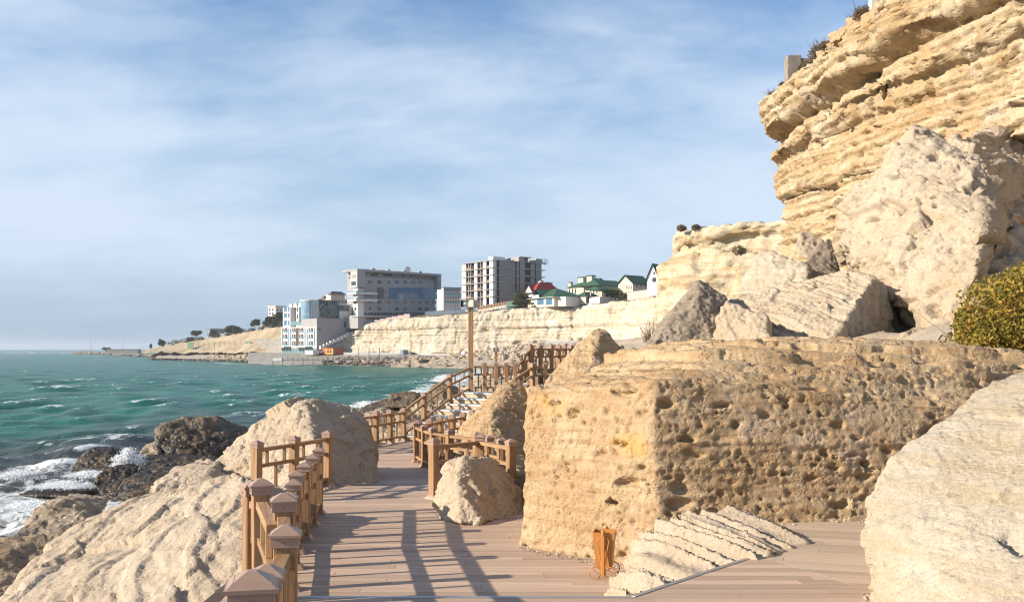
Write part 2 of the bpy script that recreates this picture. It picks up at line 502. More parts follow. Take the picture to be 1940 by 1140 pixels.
MAT['rail'] = wood_mat('brown_composite_rail', (0.30, 0.168, 0.08), (0.46, 0.28, 0.148), 'x')
MAT['cap'] = plain('pink_brown_cap_plastic', (0.40, 0.26, 0.19), 0.42, 0.06, 6, 0.0, 0.5)
MAT['screw'] = plain('screw_steel', (0.35, 0.33, 0.3), 0.35, 0.1, 30, 0, 0.5, 0.9)

def deck_mat(name, c1, c2):
    c1, c2 = [tuple(0.80 * q for q in c) for c in (c1, c2)]
    t = NT(name)
    ob = t.objrand()
    p = t.map((1.4, 26, 26))
    va = t.n.new('ShaderNodeVectorMath'); va.operation = 'ADD'; t.l.new(p, va.inputs[0])
    cb = t.n.new('ShaderNodeCombineXYZ'); t.l.new(t.math('MULTIPLY', ob, 77.0), cb.inputs[0]); t.l.new(t.math('MULTIPLY', ob, 31.0), cb.inputs[1])
    t.l.new(cb.outputs[0], va.inputs[1])
    g = t.noise(va.outputs[0], 1.0, 4, 0.6, 0.2)
    dirt = t.noise(t.map((1, 1, 1)), 1.3, 5, 0.65)
    c = t.mix(t.rng(g, 0.3, 0.7), c1, c2)
    c = t.mix(1.0, c, t.rng(ob, 0, 1, 0.80, 1.13, False), 'MULTIPLY')
    c = t.mix(t.rng(dirt, 0.5, 0.75, 0, 0.35), c, (0.44, 0.35, 0.25))
    w = t.n.new('ShaderNodeTexWave'); w.bands_direction = 'Y'
    t.l.new(t.map(), w.inputs['Vector']); w.inputs['Scale'].default_value = 24.0; w.inputs['Distortion'].default_value = 0.0
    h = t.math('ADD', t.math('MULTIPLY', g, 0.5), t.math('MULTIPLY', w.outputs['Fac'], 0.5))
    return t.done(c, 0.68, t.bump(h, 0.0016), 0.3)
MAT['deck'] = deck_mat('deck_board_composite', (0.56, 0.39, 0.28), (0.63, 0.455, 0.335))
MAT['deck2'] = deck_mat('deck_board_weathered', (0.54, 0.40, 0.285), (0.60, 0.455, 0.335))
MAT['joist'] = plain('dark_under_deck', (0.10, 0.07, 0.05), 0.9, 0.2, 4)
MAT['alu'] = plain('aluminium_edge_strip', (0.50, 0.48, 0.47), 0.38, 0.08, 8, 0, 0.5, 0.6)
MAT['stepwhite'] = plain('white_step_nosing', (0.62, 0.60, 0.565), 0.55, 0.05, 4)
MAT['steptan'] = plain('tan_step_board', (0.55, 0.38, 0.25), 0.7, 0.08, 4)
MAT['bin'] = plain('orange_painted_steel', (0.58, 0.255, 0.07), 0.42, 0.07, 9, 0.0, 0.5)
MAT['speaker'] = plain('grey_speaker_plastic', (0.46, 0.44, 0.40), 0.5, 0.08, 6)
MAT['speakerdark'] = plain('speaker_dark_cavity', (0.13, 0.12, 0.11), 0.7, 0.1, 6)
MAT['white'] = plain('white_render', (0.78, 0.76, 0.73), 0.75, 0.05, 0.4)
MAT['ground'] = rock_mat('gravel_ground', (0.54, 0.43, 0.31), (0.66, 0.56, 0.43), (0.44, 0.33, 0.22), size=0.9, stain=0.6, pits=0.6)
MAT['scrub'] = rock_mat('dry_scrub_soil', (0.30, 0.20, 0.12), (0.40, 0.29, 0.18), (0.22, 0.15, 0.08), size=4.0, stain=0.6, pits=0.5)

def leaf_mat(name, c1, c2, c3):
    t = NT(name)
    a = t.attr('tint')
    c = t.mix(t.rng(a, 0.0, 0.55, 0, 1, False), c1, c2)
    c = t.mix(t.rng(a, 0.55, 1.0, 0, 1, False), c, c3)
    m = t.done(c, 0.7, None, 0.25)
    tr = t.n.new('ShaderNodeBsdfTranslucent'); t.put(tr.inputs[0], c)
    mx = t.n.new('ShaderNodeMixShader'); mx.inputs[0].default_value = 0.25
    t.l.new(t.b.outputs[0], mx.inputs[1]); t.l.new(tr.outputs[0], mx.inputs[2]); t.l.new(mx.outputs[0], t.out.inputs[0])
    return m
MAT['leaf_olive'] = leaf_mat('olive_shrub_leaves', (0.08, 0.09, 0.014), (0.32, 0.24, 0.04), (0.40, 0.23, 0.06))
MAT['leaf_dry'] = leaf_mat('dry_twigs_and_leaves', (0.10, 0.075, 0.045), (0.17, 0.12, 0.06), (0.24, 0.17, 0.09))
MAT['leaf_dark'] = leaf_mat('dark_pine_leaves', (0.035, 0.045, 0.022), (0.06, 0.065, 0.03), (0.10, 0.08, 0.04))
MAT['leaf_green'] = leaf_mat('green_garden_leaves', (0.05, 0.08, 0.02), (0.10, 0.11, 0.03), (0.20, 0.13, 0.04))
MAT['bark'] = plain('grey_brown_bark', (0.16, 0.12, 0.085), 0.9, 0.25, 10, 0.01)
# ------------------------------------------------------------------ rock builder
def hull_mesh(hulls):
    bm = bmesh.new()
    for pts in hulls:
        vs = [bm.verts.new(p) for p in pts]
        r = bmesh.ops.convex_hull(bm, input=vs, use_existing_faces=False)
        junk = [e for e in r['geom_interior'] + r['geom_unused'] if isinstance(e, bmesh.types.BMVert) and e.is_valid and not e.link_faces]
        for e in junk:
            if e.is_valid: bm.verts.remove(e)
    bmesh.ops.recalc_face_normals(bm, faces=bm.faces[:])
    me = bpy.data.meshes.new('hull')
    bm.to_mesh(me); bm.free()
    return me

def remeshed(hulls, voxel, smooth_iter):
    me = hull_mesh(hulls)
    o = bpy.data.objects.new('tmp', me); COL.objects.link(o)
    m = o.modifiers.new('r', 'REMESH'); m.mode = 'VOXEL'; m.voxel_size = voxel; m.adaptivity = 0
    if smooth_iter:
        s = o.modifiers.new('s', 'SMOOTH'); s.factor = 0.5; s.iterations = smooth_iter
    dg = bpy.context.evaluated_depsgraph_get()
    ev = o.evaluated_get(dg).to_mesh()
    V = np.empty(len(ev.vertices) * 3, np.float32); ev.vertices.foreach_get('co', V); V = V.reshape(-1, 3)
    L = np.empty(len(ev.loops), np.int32); ev.loops.foreach_get('vertex_index', L)
    tot = np.empty(len(ev.polygons), np.int32); ev.polygons.foreach_get('loop_total', tot)
    if (tot == 4).all(): F = L.reshape(-1, 4)
    else:
        st = np.cumsum(tot) - tot
        F = np.array([[L[s], L[s + 1], L[s + 2], L[s + 3] if t > 3 else L[s + 2]] for s, t in zip(st, tot)], np.int32)
    o.evaluated_get(dg).to_mesh_clear()
    bpy.data.objects.remove(o); bpy.data.meshes.remove(me)
    return V, F

def rock_disp(P, seed, big=(0.1, 1.0), mid=(0.03, 0.25), fine=(0.0, 0.1), pits=(), beds=(), facets=None):
    d = 0.55 * big[0] * fbm(P / big[1], 3, seed)
    if facets:      # broken, planar chips
        d += facets[0] * 1.15 * facets_field(P, facets[1], seed + 3)
        d += facets[0] * 0.35 * facets_field(P, facets[1] * 0.3, seed + 4)
    d += 0.6 * mid[0] * fbm(P / mid[1], 4, seed + 10, 0.55)
    # sparse fissures
    cs = big[1] * 0.9
    c = np.abs(gnoise(P / cs + 0.15 * fbm(P / (0.3 * cs), 2, seed + 91)[:, None], seed + 90))
    d -= 0.9 * mid[0] * (1 - sstep(0.0, 0.045, c)) * sstep(-0.1, 0.25, gnoise(P / (1.7 * cs), seed + 92))
    if fine[0]: d += fine[0] * fbm(P / fine[1], 3, seed + 20, 0.55, True)
    for (amp, thick, nrm, warp) in beds:
        d += amp * strata(P, nrm, thick, seed + 50, warp)
    for k, (dep, cell, dens, sq) in enumerate(pits):
        d -= dep * pit_field(P, cell, dens, seed + 60 + 7 * k, sq)
    return d

def rock(name, label, hulls, voxel, seed, mat, cat='boulder', group=None, smooth_iter=3, extra=None, cut=None, stain=None, **kw):
    if not isinstance(hulls[0], (list,)): hulls = [hulls]
    hulls = [[Vector(p) for p in h] for h in hulls]
    allp = [p for h in hulls for p in h]
    base = Vector((sum(p.x for p in allp) / len(allp), sum(p.y for p in allp) / len(allp), min(p.z for p in allp)))
    V, F = remeshed(hulls, voxel, smooth_iter)
    N = vnormals(V, F)
    d = rock_disp(V, seed, **kw)
    if extra is not None: d = d + extra(V, N)
    V = V + N * d[:, None]
    if cut is not None:        # drop what lies under the ground for good
        keep = (V[F].max(1)[:, 2] > cut)
        F = F[keep]
        used = np.unique(F); remap = np.full(len(V), -1, np.int32); remap[used] = np.arange(len(used), dtype=np.int32)
        V = V[used]; F = remap[F]
    me = np_mesh(name, V - np.array(base, np.float32), F, MAT[mat])
    if stain is not None:
        for k_, f_ in stain.items(): vattr(me, k_, f_(V))
    o = link(name, me, None, base)
    tag(o, label, cat, group)
    return o

def px_hull(front, dy, shrink=0.75, drop=0.0):
    """outline points (px, py, Y) plus the same outline moved back by dy metres and drawn in a little"""
    f = [at(*p) for p in front]
    c = sum(f, Vector()) / len(f)
    return f + [Vector((c.x + (p.x - c.x) * shrink, p.y + dy, c.z + (p.z - c.z) * shrink - drop)) for p in f]

DECK_N, DECK_U, DECK_F = CZ - 2.35, CZ - 1.90, CZ - 2.65   # near, upper and far deck levels

# ---- the big pitted block beside the path
W = at
pit_pts = [W(983, 1052, 11.7), W(1085, 1068, 11.15), W(1250, 1095, 10.45), W(1640, 1010, 10.85), W(2100, 1010, 11.1),
           W(1000, 745, 12.4), W(1100, 735, 12.0), W(1236, 730, 11.05), W(1500, 745, 11.35), W(1900, 800, 11.55), W(2150, 800, 11.7),
           W(1012, 752, 13.2), W(1095, 742, 14.0), W(1165, 718, 15.0), W(1222, 672, 16.4), W(1310, 644, 15.8), W(1480, 630, 15.1), W(1700, 634, 14.6), W(1940, 668, 13.6), W(2150, 690, 13.2),
           W(1040, 850, 15.5), W(1250, 700, 18.5), W(2050, 700, 18.0), W(1250, 850, 18.0), W(2050, 850, 17.5)]
rn_bed = (0.06, 0.06, 0.99)
def pit_extra(V, N):
    up = sstep(0.35, 0.75, N[:, 2])
    d = up * (0.13 * strata(V, rn_bed, 0.15, 77, 0.45, 14) + 0.055 * strata(V, rn_bed, 0.05, 78, 0.5, 10) + 0.035 * facets_field(V, 0.7, 76, (1.8, 1, .4)))
    d -= up * 0.14 * pit_field(V, 0.9, 0.22, 79, (0.3, 0.8, 2.6))
    # a few long hollows in the faces
    d -= (1 - up) * 0.12 * pit_field(V, 0.62, 0.14, 80, (0.6, 0.8, 2.2))
    return d
def blob(V, px, py, Y, rx, rz): 
    c = at(px, py, Y); return np.exp(-((V[:, 0] - c.x) / rx) ** 2 - ((V[:, 2] - c.z) / rz) ** 2)
def bloom_f(V):
    m = np.maximum(np.maximum(blob(V, 1430, 800, 11, .28, .22), blob(V, 1530, 835, 11, .40, .22)), np.maximum(blob(V, 1640, 790, 11, .30, .18), blob(V, 1620, 850, 11, .32, .22)))
    n = fbm(V / 0.16, 4, 61, 0.6)
    return 0.55 * sstep(0.45, 0.85, m + 0.45 * n) * (V[:, 1] < 11.9)
def ochre_f(V):
    m = np.maximum(blob(V, 1205, 850, 10.6, .22, .16), blob(V, 1040, 770, 12, .4, .2) * .6)
    return 0.7 * sstep(0.3, 0.8, m + 0.3 * fbm(V / 0.2, 3, 62))
rock('boulder', 'huge ochre boulder riddled with holes beside the boardwalk and the litter bin', pit_pts, 0.024, 11, 'pitted',
     smooth_iter=1, extra=pit_extra, cut=DECK_N - 0.5, stain={'bloom': bloom_f, 'ochre': ochre_f}, big=(0.04, 1.3), mid=(0.012, 0.30), fine=(0.006, 0.06), facets=(0.012, 0.5),
     pits=[(0.13, 0.27, 0.30, (0.65, 0.8, 1.6)), (0.085, 0.15, 0.34, (0.7, 0.85, 1.5)), (0.050, 0.095, 0.50, (0.85, 0.85, 1.3)), (0.022, 0.058, 0.65, (1, 1, 1.2))],
     beds=[(0.026, 0.19, (0.03, 0.0, 1.0), 0.8), (0.010, 0.06, (0.03, 0.0, 1.0), 0.9)])

# ---- fluted slab at its foot
sl = [W(1160, 1125, 9.4), W(1166, 1108, 9.5), W(1225, 1012, 9.9), W(1318, 972, 10.1), W(1400, 972, 10.3), W(1440, 980, 10.5),
      W(1532, 1034, 9.7), W(1440, 1060, 8.9), W(1215, 1132, 8.55), W(1165, 1140, 8.9),
      W(1165, 1200, 9.3), W(1450, 1150, 9.0), W(1530, 1100, 9.8), W(1440, 1060, 10.9)]
rid = Vector((0.62, 0.35, 0.70)).normalized()
def slab_extra(V, N):
    h = V @ np.array(rid, np.float32) / 0.205 + 0.035 * fbm(V / 0.7, 2, 5)
    h = h + 0.42 * np.sin(1.9 * h) * 0.6 + 0.22 * np.sin(3.7 * h + 1)
    fr = h - np.floor(h)
    k_ = np.floor(h); jag = ((_hash(k_.astype(np.int32), k_.astype(np.int32), k_.astype(np.int32), 4) & np.uint32(255)).astype(np.float32) / 255 - .5)
    return 0.21 * (fr - 0.6) * (0.9 + 0.25 * gnoise(V / 0.6, 9)) + 0.10 * jag + 0.014 * facets_field(V, 0.25, 8) + 0.006 * facets_field(V, 0.08, 18)
rock('boulder', 'low cream slab of tilted parallel ridges poking through the deck edge', sl, 0.016, 12, 'cream',
     smooth_iter=0, extra=slab_extra, cut=DECK_N - 0.2, big=(0.05, 0.7), mid=(0.008, 0.14), pits=[(0.03, 0.3, 0.12, (0.6, 0.6, 1.6))])

# ---- pale bedded boulder at the right edge
pb = [W(1652, 1150, 6.7), W(1640, 1000, 7.1), W(1642, 940, 7.3), W(1690, 870, 7.5), W(1760, 815, 7.8), W(1880, 715, 8.3), W(1960, 690, 8.5), W(2150, 640, 8.6), W(2300, 640, 8.0),
      W(1690, 1170, 6.45), W(1750, 1240, 5.95), W(2000, 1300, 5.15), W(2250, 1300, 5.2), W(1730, 885, 7.30), W(1860, 790, 7.55), W(2200, 720, 6.9),
      W(1700, 1000, 9.4), W(1900, 760, 10.2), W(2200, 740, 9.8), W(1700, 1100, 9.0), W(2200, 1050, 9.2), W(2300, 1000, 7.2)]
pbn = (-0.30, 0.30, 0.85)
rock('boulder', 'large pale bedded boulder leaning on the deck at the right edge of the picture', pb, 0.022, 13, 'pale',
     smooth_iter=1, cut=DECK_U - 0.5, big=(0.05, 1.4), mid=(0.014, 0.30), fine=(0.005, 0.08), facets=(0.035, 1.0),
     beds=[(0.020, 0.13, pbn, 0.4), (0.009, 0.04, pbn, 0.5)], pits=[(0.05, 0.45, 0.16, (0.7, 0.7, 1.5)), (0.012, 0.09, 0.3, (1, 1, 1.3))])

# ---- small block on the deck
rock('boulder', 'knee high two-toned stone sitting on the boardwalk in front of the corner railing',
     [W(820, 955, 14.2), W(846, 985, 13.5), W(872, 990, 13.05), W(905, 990, 13.1), W(990, 978, 14.1), W(848, 878, 14.3), W(880, 866, 14.2), W(925, 868, 14.6), W(955, 895, 14.7), W(987, 930, 14.8),
      W(868, 905, 13.75), W(835, 960, 15.4), W(985, 960, 15.6), W(880, 872, 15.0), W(930, 872, 15.1)],
     0.018, 14, 'cream', smooth_iter=1, cut=DECK_N - 0.12, big=(0.06, 0.5), mid=(0.03, 0.16), fine=(0.012, 0.06), facets=(0.05, 0.3), pits=[(0.04, 0.2, 0.25, (1, 1, 1))])

# ---- big rock on the sea side of the path
rock('boulder', 'tall peaked cream boulder on the sea side of the boardwalk bend',
     [[W(716, 912, 18.4), W(700, 925, 18.0), W(606, 925, 16.6), W(600, 955, 16.3), W(712, 870, 18.7), W(690, 800, 19.4), W(655, 772, 19.6), W(632, 768, 19.5),
       W(605, 757, 19.2), W(578, 752, 19.0), W(560, 756, 19.0), W(510, 785, 19.2), W(450, 828, 18.9), W(410, 885, 18.4), W(596, 790, 18.4), W(602, 850, 17.2),
       W(400, 960, 17.8), W(420, 900, 21.5), W(700, 880, 21.5), W(580, 775, 21.2), W(650, 790, 20.8)],
      [W(410, 880, 17.8), W(395, 905, 17.2), W(285, 925, 17.0), W(330, 885, 18.0), W(365, 875, 18.2), W(300, 960, 17), W(450, 960, 16.6), W(350, 960, 20), W(420, 900, 20)]],
     0.028, 15, 'cream', smooth_iter=1, cut=1.5, big=(0.04, 1.2), mid=(0.026, 0.28), fine=(0.013, 0.09), facets=(0.12, 1.0),
     pits=[(0.07, 0.5, 0.20, (1, 1, 0.7)), (0.03, 0.14, 0.35, (1, 1, 1))])

# ---- broad boulder in the lower left
def lb_extra(V, N):
    return -0.10 * pit_field(V, 1.1, 0.35, 91, (0.5, 0.8, 1.4)) + 0.03 * strata(V, (0.35, -0.3, 0.85), 0.13, 92, 1.3, 4)
rock('boulder', 'broad cream boulder sloping down behind the nearest railing posts',
     [W(462, 900, 12.96), W(430, 905, 13.37), W(395, 915, 13.77), W(275, 940, 14.31), W(235, 950, 14.31), W(150, 995, 13.77), W(100, 1030, 13.10), W(50, 1075, 12.42), W(12, 1120, 11.74), W(-30, 1190, 10.80),
      W(465, 960, 11.61), W(470, 1060, 10.67), W(460, 1180, 9.72), W(300, 1010, 11.74), W(150, 1130, 10.80), W(250, 1200, 9.72), W(560, 940, 13.37), W(540, 1050, 12.42),
      W(400, 1000, 16.20), W(250, 1000, 16.20), W(100, 1100, 14.85), W(480, 980, 15.66)],
     0.029, 16, 'cream', smooth_iter=2, extra=lb_extra, cut=1.6, big=(0.12, 1.3), mid=(0.024, 0.26), fine=(0.007, 0.08), facets=(0.075, 1.1),
     pits=[(0.05, 0.42, 0.25, (0.6, 0.8, 1.3)), (0.018, 0.10, 0.3, (1, 1, 1))])

rock('boulder', 'reddish brown rock in the bottom corner beside the broad cream boulder',
     [W(-40, 1020, 16.38), W(30, 1018, 16.38), W(88, 1012, 16.77), W(95, 1030, 16.12), W(60, 1085, 15.08), W(10, 1160, 14.04), W(-60, 1160, 14.04), W(-60, 1060, 14.95), W(80, 1100, 18.20), W(-40, 1060, 18.20)],
     0.035, 17, 'brown', smooth_iter=2, big=(0.14, 0.8), mid=(0.06, 0.25), fine=(0.02, 0.1), pits=[(0.08, 0.3, 0.35, (1, 1, 1))])

# ---- rocks between the path and the sea
def shore_rock(label, pts, dy, voxel, seed, mat, amp=1.0, group='rocks along the water', name='boulder', cut=-1.2, **kw):
    a = dict(big=(0.30 * amp, 1.6 * amp), mid=(0.11 * amp, 0.5 * amp), fine=(0.035 * amp, 0.16 * amp), facets=(0.10 * amp, 0.9 * amp))
    a.update(kw)
    rock(name, label, px_hull(pts, dy, 0.8), voxel, seed, mat, 'rock', group, 2, cut=cut, **a)

shore_rock('brown angular rock between the surf and the broad cream boulder', [(22, 1030, 29), (62, 965, 30.5), (90, 945, 31.5), (118, 948, 31), (145, 957, 31), (172, 950, 32), (165, 990, 30), (115, 1035, 28.5), (60, 1050, 28)], 1.6, 0.06, 21, 'shore', 0.45)
shore_rock('long sea boulder with pale bleached end standing above the wet rocks',
           [(297, 805, 52), (315, 800, 52.5), (352, 791, 53), (385, 796, 53), (420, 806, 53.5), (452, 820, 54), (445, 850, 52), (400, 875, 50), (330, 872, 50), (295, 845, 51)], 3.5, 0.09, 22, 'wet', 0.9)
shore_rock('dark domed rock at the left of the white splash', [(132, 892, 45.5), (150, 868, 46.5), (175, 852, 47), (208, 852, 47), (214, 872, 46), (205, 892, 45), (165, 900, 44.5)], 2.0, 0.07, 23, 'wet_dark', 0.6)
shore_rock('rounded black rock in front of the white splash', [(174, 915, 41), (190, 893, 42), (222, 884, 42.5), (255, 890, 42.5), (268, 908, 41.5), (245, 938, 40), (195, 940, 40)], 2.0, 0.06, 24, 'wet_dark', 0.6)
shore_rock('low weedy reef awash left of the rounded black rock', [(30, 940, 41), (60, 926, 42), (110, 916, 43), (170, 920, 42.5), (180, 934, 41.5), (120, 944, 40.5)], 1.6, 0.08, 25, 'wet_dark', 0.5)
shore_rock('flat wet ledge with water draining off below the long sea boulder', [(250, 880, 48), (272, 862, 50), (330, 856, 51), (390, 860, 51), (430, 870, 50), (415, 885, 47), (300, 892, 47)], 1.8, 0.08, 26, 'wet_dark', 0.5)
shore_rock('black wedge rock leaning down to the broad cream boulder', [(205, 945, 36), (240, 905, 38), (300, 885, 39), (350, 890, 39), (340, 915, 36), (260, 950, 34.5)], 2.0, 0.06, 27, 'wet_dark', 0.6)
shore_rock('small black rock under the splash', [(260, 892, 42), (265, 876, 43), (300, 874, 43), (310, 890, 42)], 1.2, 0.06, 28, 'wet_dark', 0.4)
shore_rock('orange brown rock between dark dome and long boulder', [(262, 862, 50), (275, 842, 51.5), (297, 835, 52), (300, 862, 50)], 1.6, 0.07, 30, 'shore', 0.45)
shore_rock('black boulder at the water behind the far left railing', [(730, 770, 66), (738, 748, 68), (760, 744, 69), (795, 746, 69), (805, 765, 67), (780, 775, 65)], 3.0, 0.11, 31, 'wet_dark', 0.8)
shore_rock('big ribbed dark rock behind the stair handrail', [(790, 790, 60), (800, 755, 62), (820, 735, 64), (850, 728, 65), (870, 740, 64), (880, 790, 58)], 4.0, 0.11, 32, 'wet', 1.0, beds=[(0.15, 0.5, (0.8, 0.1, 0.6), 0.5)])
shore_rock('weed covered reef beside the black boulder', [(672, 782, 66), (690, 768, 69), (730, 758, 71), (760, 762, 71), (790, 775, 67), (740, 795, 62)], 3.5, 0.11, 33, 'wet_dark', 0.8)
shore_rock('tan block seen through the far left railing posts', [(668, 830, 40), (672, 795, 41.5), (700, 780, 42), (725, 785, 42), (742, 805, 41), (745, 840, 39)], 3.0, 0.07, 34, 'shore', 0.8)
shore_rock('pale rock below the first stair posts', [(748, 850, 33), (752, 800, 34), (765, 790, 34.5), (790, 800, 34), (805, 840, 32.5)], 2.0, 0.06, 35, 'shore', 0.6)

# ---- rocks between path and stairs
rock('boulder', 'dark faced tilted rock wedge rising beside the wooden steps',
     [W(862, 828, 22.5), W(870, 812, 22.9), W(905, 775, 23.6), W(945, 735, 24.3), W(972, 718, 24.8), W(985, 726, 24.6), W(1005, 780, 23.4), W(1015, 860, 22.0), W(1000, 900, 20.8), W(930, 900, 20.6), W(860, 880, 21.3),
      W(930, 790, 22.2), W(960, 740, 24.1), W(900, 860, 25.7), W(1010, 760, 26.3), W(1010, 860, 25.7)],
     0.026, 41, 'pitted', smooth_iter=0, cut=2.4, big=(0.04, 0.9), mid=(0.03, 0.22), fine=(0.015, 0.10), facets=(0.03, 0.5),
     pits=[(0.07, 0.17, 0.45, (0.8, 1, 0.7)), (0.03, 0.09, 0.5, (1, 1, 1))])
rock('boulder', 'smooth slanting rock with a dark broken peak above the ochre boulder',
     [W(1020, 745, 22), W(1060, 690, 23), W(1110, 640, 24), W(1133, 622, 24.4), W(1150, 628, 24.3), W(1178, 660, 23.8), W(1182, 690, 23.2), W(1140, 700, 22.2), W(1100, 740, 21.2),
      W(1135, 640, 23.4), W(1060, 800, 21), W(1200, 800, 22), W(1180, 720, 27), W(1060, 760, 26), W(1140, 650, 26)],
     0.030, 42, 'pitted', smooth_iter=0, cut=2.8, big=(0.04, 0.8), mid=(0.03, 0.25), fine=(0.015, 0.10), facets=(0.06, 0.6), beds=[(0.02, 0.12, (0.6, -0.3, 0.7), 0.6)])

# ---- fallen blocks behind the ochre boulder
rock('boulder', 'rough grey brown pyramid of rock in front of the pale far headland',
     [W(1232, 650, 28), W(1262, 605, 29), W(1300, 560, 30), W(1325, 533, 30.5), W(1345, 545, 30.3), W(1382, 575, 29.5), W(1362, 620, 28.3), W(1352, 660, 27.5), W(1230, 720, 27), W(1380, 720, 27),
      W(1320, 570, 28.8), W(1250, 640, 34), W(1380, 640, 34), W(1330, 560, 33)],
     0.05, 43, 'greyrock', smooth_iter=2, big=(0.14, 1.2), mid=(0.10, 0.40), fine=(0.05, 0.2), pits=[(0.16, 0.40, 0.5, (0.7, 1, 0.7))])
rock('boulder', 'slender cream rock horn with one round hole beside the grey pyramid',
     [W(1352, 655, 27.20), W(1366, 585, 27.83), W(1378, 568, 27.98), W(1392, 574, 27.72), W(1420, 605, 26.88), W(1452, 600, 26.70), W(1462, 650, 25.58), W(1350, 720, 26.72), W(1470, 720, 25.28), W(1380, 600, 30.36), W(1450, 640, 29.52), W(1380, 720, 30.36), W(1450, 720, 29.52)],
     0.04, 44, 'bigblock', smooth_iter=2, big=(0.16, 0.7), mid=(0.06, 0.25), fine=(0.025, 0.12), pits=[(0.14, 0.5, 0.25, (1, 1, 1))], beds=[(0.04, 0.25, (0.95, 0, 0.2), 0.8)])
rock('boulder', 'long ribbed cream block with a shaded right end under the great pale block',
     [[W(1380, 572, 31.5), W(1440, 548, 31.2), W(1500, 535, 30.6), W(1560, 522, 30.0), W(1610, 518, 29.4), W(1652, 530, 28.6), W(1578, 645, 26.2), W(1560, 720, 26.0), W(1390, 640, 29.5), W(1390, 720, 29),
       W(1718, 585, 31.5), W(1722, 645, 31.2), W(1722, 720, 31), W(1450, 600, 35), W(1600, 560, 34), W(1600, 720, 34), W(1480, 600, 28.4)]],
     0.045, 45, 'bigblock', smooth_iter=0, big=(0.10, 1.2), mid=(0.04, 0.40), fine=(0.03, 0.16), facets=(0.06, 0.9), beds=[(0.085, 0.26, (0.93, 0.25, 0.25), 0.7), (0.03, 0.09, (0.93, 0.25, 0.25), 0.8)], pits=[(0.12, 0.5, 0.16, (1.2, 1, 0.6))])
rock('boulder', 'white scooped slab leaning against the foot of the cliff',
     [W(1400, 545, 37.26), W(1432, 500, 37.68), W(1440, 474, 38.04), W(1455, 476, 37.67), W(1500, 492, 36.66), W(1535, 505, 35.83), W(1528, 540, 34.96), W(1400, 600, 36.26), W(1530, 600, 33.92), W(1440, 500, 41.54), W(1530, 520, 39.92), W(1440, 590, 41.54)],
     0.06, 46, 'pale', smooth_iter=2, big=(0.22, 1.0), mid=(0.08, 0.4), fine=(0.02, 0.15), facets=(0.08, 0.7))
rock('boulder', 'grey brown tilted slab lying beside the white scooped slab',
     [W(1515, 530, 36.5), W(1525, 500, 37.2), W(1550, 462, 38), W(1570, 452, 38.2), W(1585, 470, 38), W(1590, 530, 36.5), W(1575, 570, 35.5), W(1520, 570, 35.5), W(1560, 500, 41), W(1590, 560, 41)],
     0.06, 47, 'greyrock', smooth_iter=2, big=(0.15, 0.9), mid=(0.08, 0.35), fine=(0.03, 0.14), pits=[(0.1, 0.4, 0.4, (1, 1, 1))])
rock('boulder', 'small honeycombed cream block on top of the tilted slab',
     [W(1503, 478, 39), W(1515, 440, 39.5), W(1530, 438, 39.6), W(1562, 455, 39.3), W(1552, 478, 38.8), W(1530, 490, 38.5), W(1520, 460, 41.5), W(1555, 470, 41.5)],
     0.05, 48, 'bigblock', smooth_iter=1, big=(0.08, 0.6), mid=(0.04, 0.25), pits=[(0.12, 0.3, 0.7, (1, 1, 1))])

# ---- the great pale block against the cliff
def gb_extra(V, N):
    d = -0.50 * pit_field(V, 2.0, 0.36, 101, (0.5, 0.8, 1.7), 0.7)
    d -= 0.35 * pit_field(V, 1.1, 0.18, 104, (0.7, 0.8, 1.6), 0.6)
    d += 0.20 * strata(V, (0.35, -0.15, 0.95), 1.1, 102, 1.4, 9)
    d += 0.05 * fbm(V / np.array([0.9, 0.6, 0.30], np.float32), 3, 103, 0.5, True)
    return d
rock('boulder', 'great pale wind-scooped block the size of a house leaning on the cliff',
     [[W(1592, 460, 32.37), W(1600, 410, 33.24), W(1650, 330, 33.94), W(1700, 270, 34.14), W(1730, 248, 34.16), W(1800, 262, 33.04), W(1858, 290, 31.91), W(1898, 350, 30.47), W(1895, 400, 29.52), W(1880, 440, 28.76),
       W(1700, 330, 31.94), W(1840, 320, 30.20), W(1860, 420, 28.08), W(1700, 480, 29.44), W(1780, 620, 27.16), W(1800, 640, 26.84), W(1690, 540, 29.40), W(1620, 500, 31.32), W(1850, 520, 26.64), W(1820, 600, 26.52),
       W(1600, 480, 38.24), W(1880, 500, 35.76), W(1800, 640, 35.04), W(1700, 640, 36.64), W(1740, 270, 38.00)],
      [W(1800, 262, 34.3), W(1858, 290, 33.9), W(1960, 340, 36), W(1990, 420, 36), W(1960, 520, 34), W(1880, 440, 32), W(1860, 540, 30), W(1900, 250, 38), W(1980, 330, 40), W(1980, 520, 40)],
      [W(1860, 470, 29.5), W(1930, 445, 30.5), W(1950, 470, 30), W(1900, 520, 28.8), W(1850, 560, 28.2), W(1950, 480, 34), W(1880, 540, 33)]],
     0.055, 49, 'bigblock', smooth_iter=0, extra=gb_extra, big=(0.14, 1.8), mid=(0.045, 0.55), fine=(0.022, 0.20), facets=(0.27, 1.6),
     pits=[(0.26, 0.62, 0.16, (1, 1, 1)), (0.14, 0.30, 0.16, (1, 1, 1))])
rock('boulder', 'split rock between the great pale block and the olive bush',
     [W(1795, 650, 21), W(1820, 590, 22), W(1850, 560, 22.5), W(1870, 600, 22), W(1840, 680, 20.5), W(1800, 690, 20.5), W(1880, 700, 21), W(1850, 640, 24), W(1880, 640, 24)],
     0.05, 50, 'bigblock', smooth_iter=2, big=(0.12, 0.7), mid=(0.06, 0.3), fine=(0.02, 0.14))
